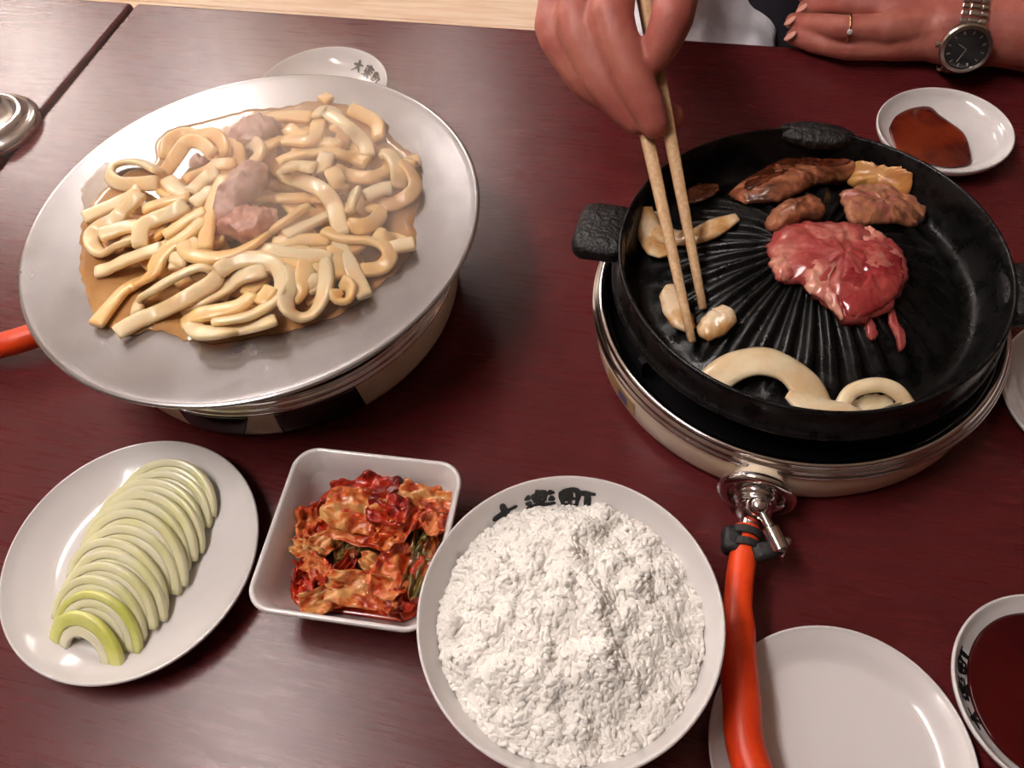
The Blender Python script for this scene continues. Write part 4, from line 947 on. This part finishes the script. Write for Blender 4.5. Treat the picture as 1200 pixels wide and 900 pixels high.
# head details
hr = cap_part('hair', [[Wd(.17, .945, .475, .092), Wd(.17, .975, .43, .075)], [Wd(.11, .94, .48, .05), Wd(.23, .94, .48, .05)], [Wd(.17, .885, .515, .045), Wd(.17, .94, .53, .05)]], .005, 'hair', 4)
for s in (-1, 1):
    o = link('eye', newmesh('eye', *lathe_data([(0, -.009), (.006, -.006), (.009, 0), (.006, .006), (0, .009)], 16)), 'eye', person); o.location = uv(.17+s*.032, .845, .455)-pcen
mo = cap_part('mouth', [[Wd(.148, .838, .388, .006), Wd(.17, .832, .387, .008), Wd(.192, .838, .388, .006)]], .003, 'nail', 2)
# fingernails on the resting hand
for (px, py, z, d) in ((940, 9, .0190, .0), (926, 24, .0175, 0), (926, 42, .0145, 0)):
    v, f = lathe_data([(0, .0011), (.0032, .0009), (.0050, .0002), (.0046, -.0006)], 20); o = link('fingernail', fix(newmesh('fingernail', v, f)), 'nail', person)
    o.location = at(px, py, z)-pcen; o.scale = (1.25, .85, 1); o.rotation_euler = (.1, -.75, TA)

# ------------------------------------------------------------------ watch and ring
wc = at(1128, 34, .032); fa = (at(1150, 34, .033)-at(1105, 32, .031)); fa.z = 0; fa.normalize()   # forearm axis
side = Vector((fa.y, -fa.x, 0))          # towards the viewer
if side.y > 0: side = -side
watch = thing('wristwatch', 'steel wristwatch with round dark dial on the resting wrist', 'watch', wc)
RWx, RWz = .0330, .0280
def wrist(t, ex=0):
    n_ = side*math.cos(t)+Vector((0, 0, 1))*math.sin(t); return side*((RWx+ex)*math.cos(t))+Vector((0, 0, (RWz+ex)*math.sin(t)))-Vector((0, 0, .001)), n_
tc = math.radians(14)
cpos, cn = wrist(tc, .003); cpos += cn*.0
qw = Vector((0, 0, 1)).rotation_difference(cn)
def wpart(name, prof, m, seg=48, par=watch, off=0):
    o = rev(name, prof, m, par, seg, sharp=True); o.rotation_mode = 'QUATERNION'; o.rotation_quaternion = qw; o.location = cpos+cn*off; return o
wpart('case', [(0, -.003), (.0175, -.003), (.0192, -.001), (.0192, .004), (.018, .0055)], 'watch')
wpart('bezel', [(.0192, .0045), (.0195, .0055), (.0185, .0072), (.0158, .0076), (.0154, .0062), (.0154, .0045)], 'watch')
dial = wpart('dial', [(0, .0058), (.0155, .0058), (.0155, .0045), (0, .0045)], 'watchdark')
for k in range(12):
    bm = bmesh.new(); box(bm, (0, .0128, .0060), (.0008 if k % 3 else .0014, .0026, .0005)); o = bmobj('hour_marker', bm, 'watch', dial, smooth=False); o.rotation_euler.z = k*PI/6
for L_, a in ((.0075, .7), (.011, 2.4)):
    bm = bmesh.new(); box(bm, (0, L_/2, .0066), (.0009, L_, .0004)); o = bmobj('watch_hand', bm, 'watch', dial, smooth=False); o.rotation_euler.z = a
o = wpart('crown', [(0, 0), (.0022, 0), (.0026, .0006), (.0026, .0028), (.0020, .0034), (0, .0034)], 'watch', 16); o.rotation_quaternion = Vector((0, 0, 1)).rotation_difference(-fa); o.location = cpos-fa*.019+cn*.0015
for k in range(30):
    t = tc+math.radians(34+k*9.9)
    if t > tc+math.radians(326): break
    p, n_ = wrist(t, .0026); tg = n_.cross(fa); mtx = Matrix((fa, tg, n_)).transposed()
    for off, w, h in ((-.0072, .0056, 0), (0, .0080, .0004), (.0072, .0056, 0)):
        bm = bmesh.new(); box(bm, (0, 0, h), (w, .0042, .0030)); bmesh.ops.bevel(bm, geom=bm.edges[:], offset=.0007, segments=1, affect='EDGES')
        o = bmobj('band_link', bm, 'watch', watch, smooth=False); o.location = p+fa*off; o.rotation_euler = mtx.to_euler()
rp = at(993, 33, .032)
fd = (at(1040, 33, .033)-at(990, 33, .032)).normalized()
ringo = thing('finger_ring', 'thin gold ring with a small stone on the resting hand', 'ring', rp)
o = rev('band', [(.0106, -.0009), (.0118, -.0009), (.0121, 0), (.0118, .0009), (.0106, .0009), (.0106, -.0009)], 'gold', ringo, 48); o.rotation_mode = 'QUATERNION'; o.rotation_quaternion = Vector((0, 0, 1)).rotation_difference(fd)
gdir = (Vector((0, -1, .35)) - fd*Vector((0, -1, .35)).dot(fd)).normalized()
o = rev('stone', [(0, -.002), (.0024, .0004), (.0018, .0014), (0, .0016)], 'gem', ringo, 8, sharp=True); o.rotation_mode = 'QUATERNION'; o.rotation_quaternion = Vector((0, 0, 1)).rotation_difference(gdir); o.location = gdir*.0132

# ------------------------------------------------------------------ steam over the noodle pan
def steam(label, c, rad, dens, seed):
    v, f = lathe_data([(math.sin(t), -math.cos(t)) for t in np.linspace(0, PI, 25)], 48)
    v = [(x if abs(x) > 1e-9 else 0, y, z) for x, y, z in v]
    m = bpy.data.materials.new('steam'); m.use_nodes = True; nt = m.node_tree; N = nt.nodes; L = nt.links
    for n in list(N):
        if n.type != 'OUTPUT_MATERIAL': N.remove(n)
    out = [n for n in N if n.type == 'OUTPUT_MATERIAL'][0]
    vs = N.new('ShaderNodeVolumeScatter'); vs.inputs['Color'].default_value = (1, .985, .97, 1); vs.inputs['Anisotropy'].default_value = .2
    tc_ = N.new('ShaderNodeTexCoord'); no = N.new('ShaderNodeTexNoise'); no.inputs['Scale'].default_value = 1.5; no.inputs['Detail'].default_value = 2; no.inputs['Distortion'].default_value = 1.0
    mp = N.new('ShaderNodeMapping'); mp.inputs['Location'].default_value = (seed, seed*.7, 0); mp.inputs['Scale'].default_value = (1.6, 1.6, .8)
    mr = N.new('ShaderNodeMapRange'); mr.inputs[1].default_value = .40; mr.inputs[2].default_value = .66; mr.inputs[3].default_value = .15; mr.inputs[4].default_value = dens
    gr = N.new('ShaderNodeTexGradient'); gr.gradient_type = 'SPHERICAL'
    p2 = N.new('ShaderNodeMath'); p2.operation = 'POWER'; p2.inputs[1].default_value = 1.3
    mu = N.new('ShaderNodeMath'); mu.operation = 'MULTIPLY'
    L.new(tc_.outputs['Object'], mp.inputs[0]); L.new(mp.outputs[0], no.inputs[0]); L.new(no.outputs[0], mr.inputs[0])
    L.new(tc_.outputs['Object'], gr.inputs[0]); L.new(gr.outputs['Fac'], p2.inputs[0]); L.new(p2.outputs[0], mu.inputs[0]); L.new(mr.outputs[0], mu.inputs[1])
    L.new(mu.outputs[0], vs.inputs['Density']); L.new(vs.outputs[0], out.inputs['Volume'])
    o = link('steam', fix(newmesh('steam', v, f)), m); o.location = c; o.scale = rad
    tag(o, label, 'steam', 'steam over the noodle pan', kind='stuff')
steam('white steam hanging over the back of the noodle pile', at(395, 190, .135), (.13, .13, .052), 17, 2)
steam('thin white steam drifting over the table behind the noodle pan', at(270, 100, .175), (.17, .15, .085), 6, 5)
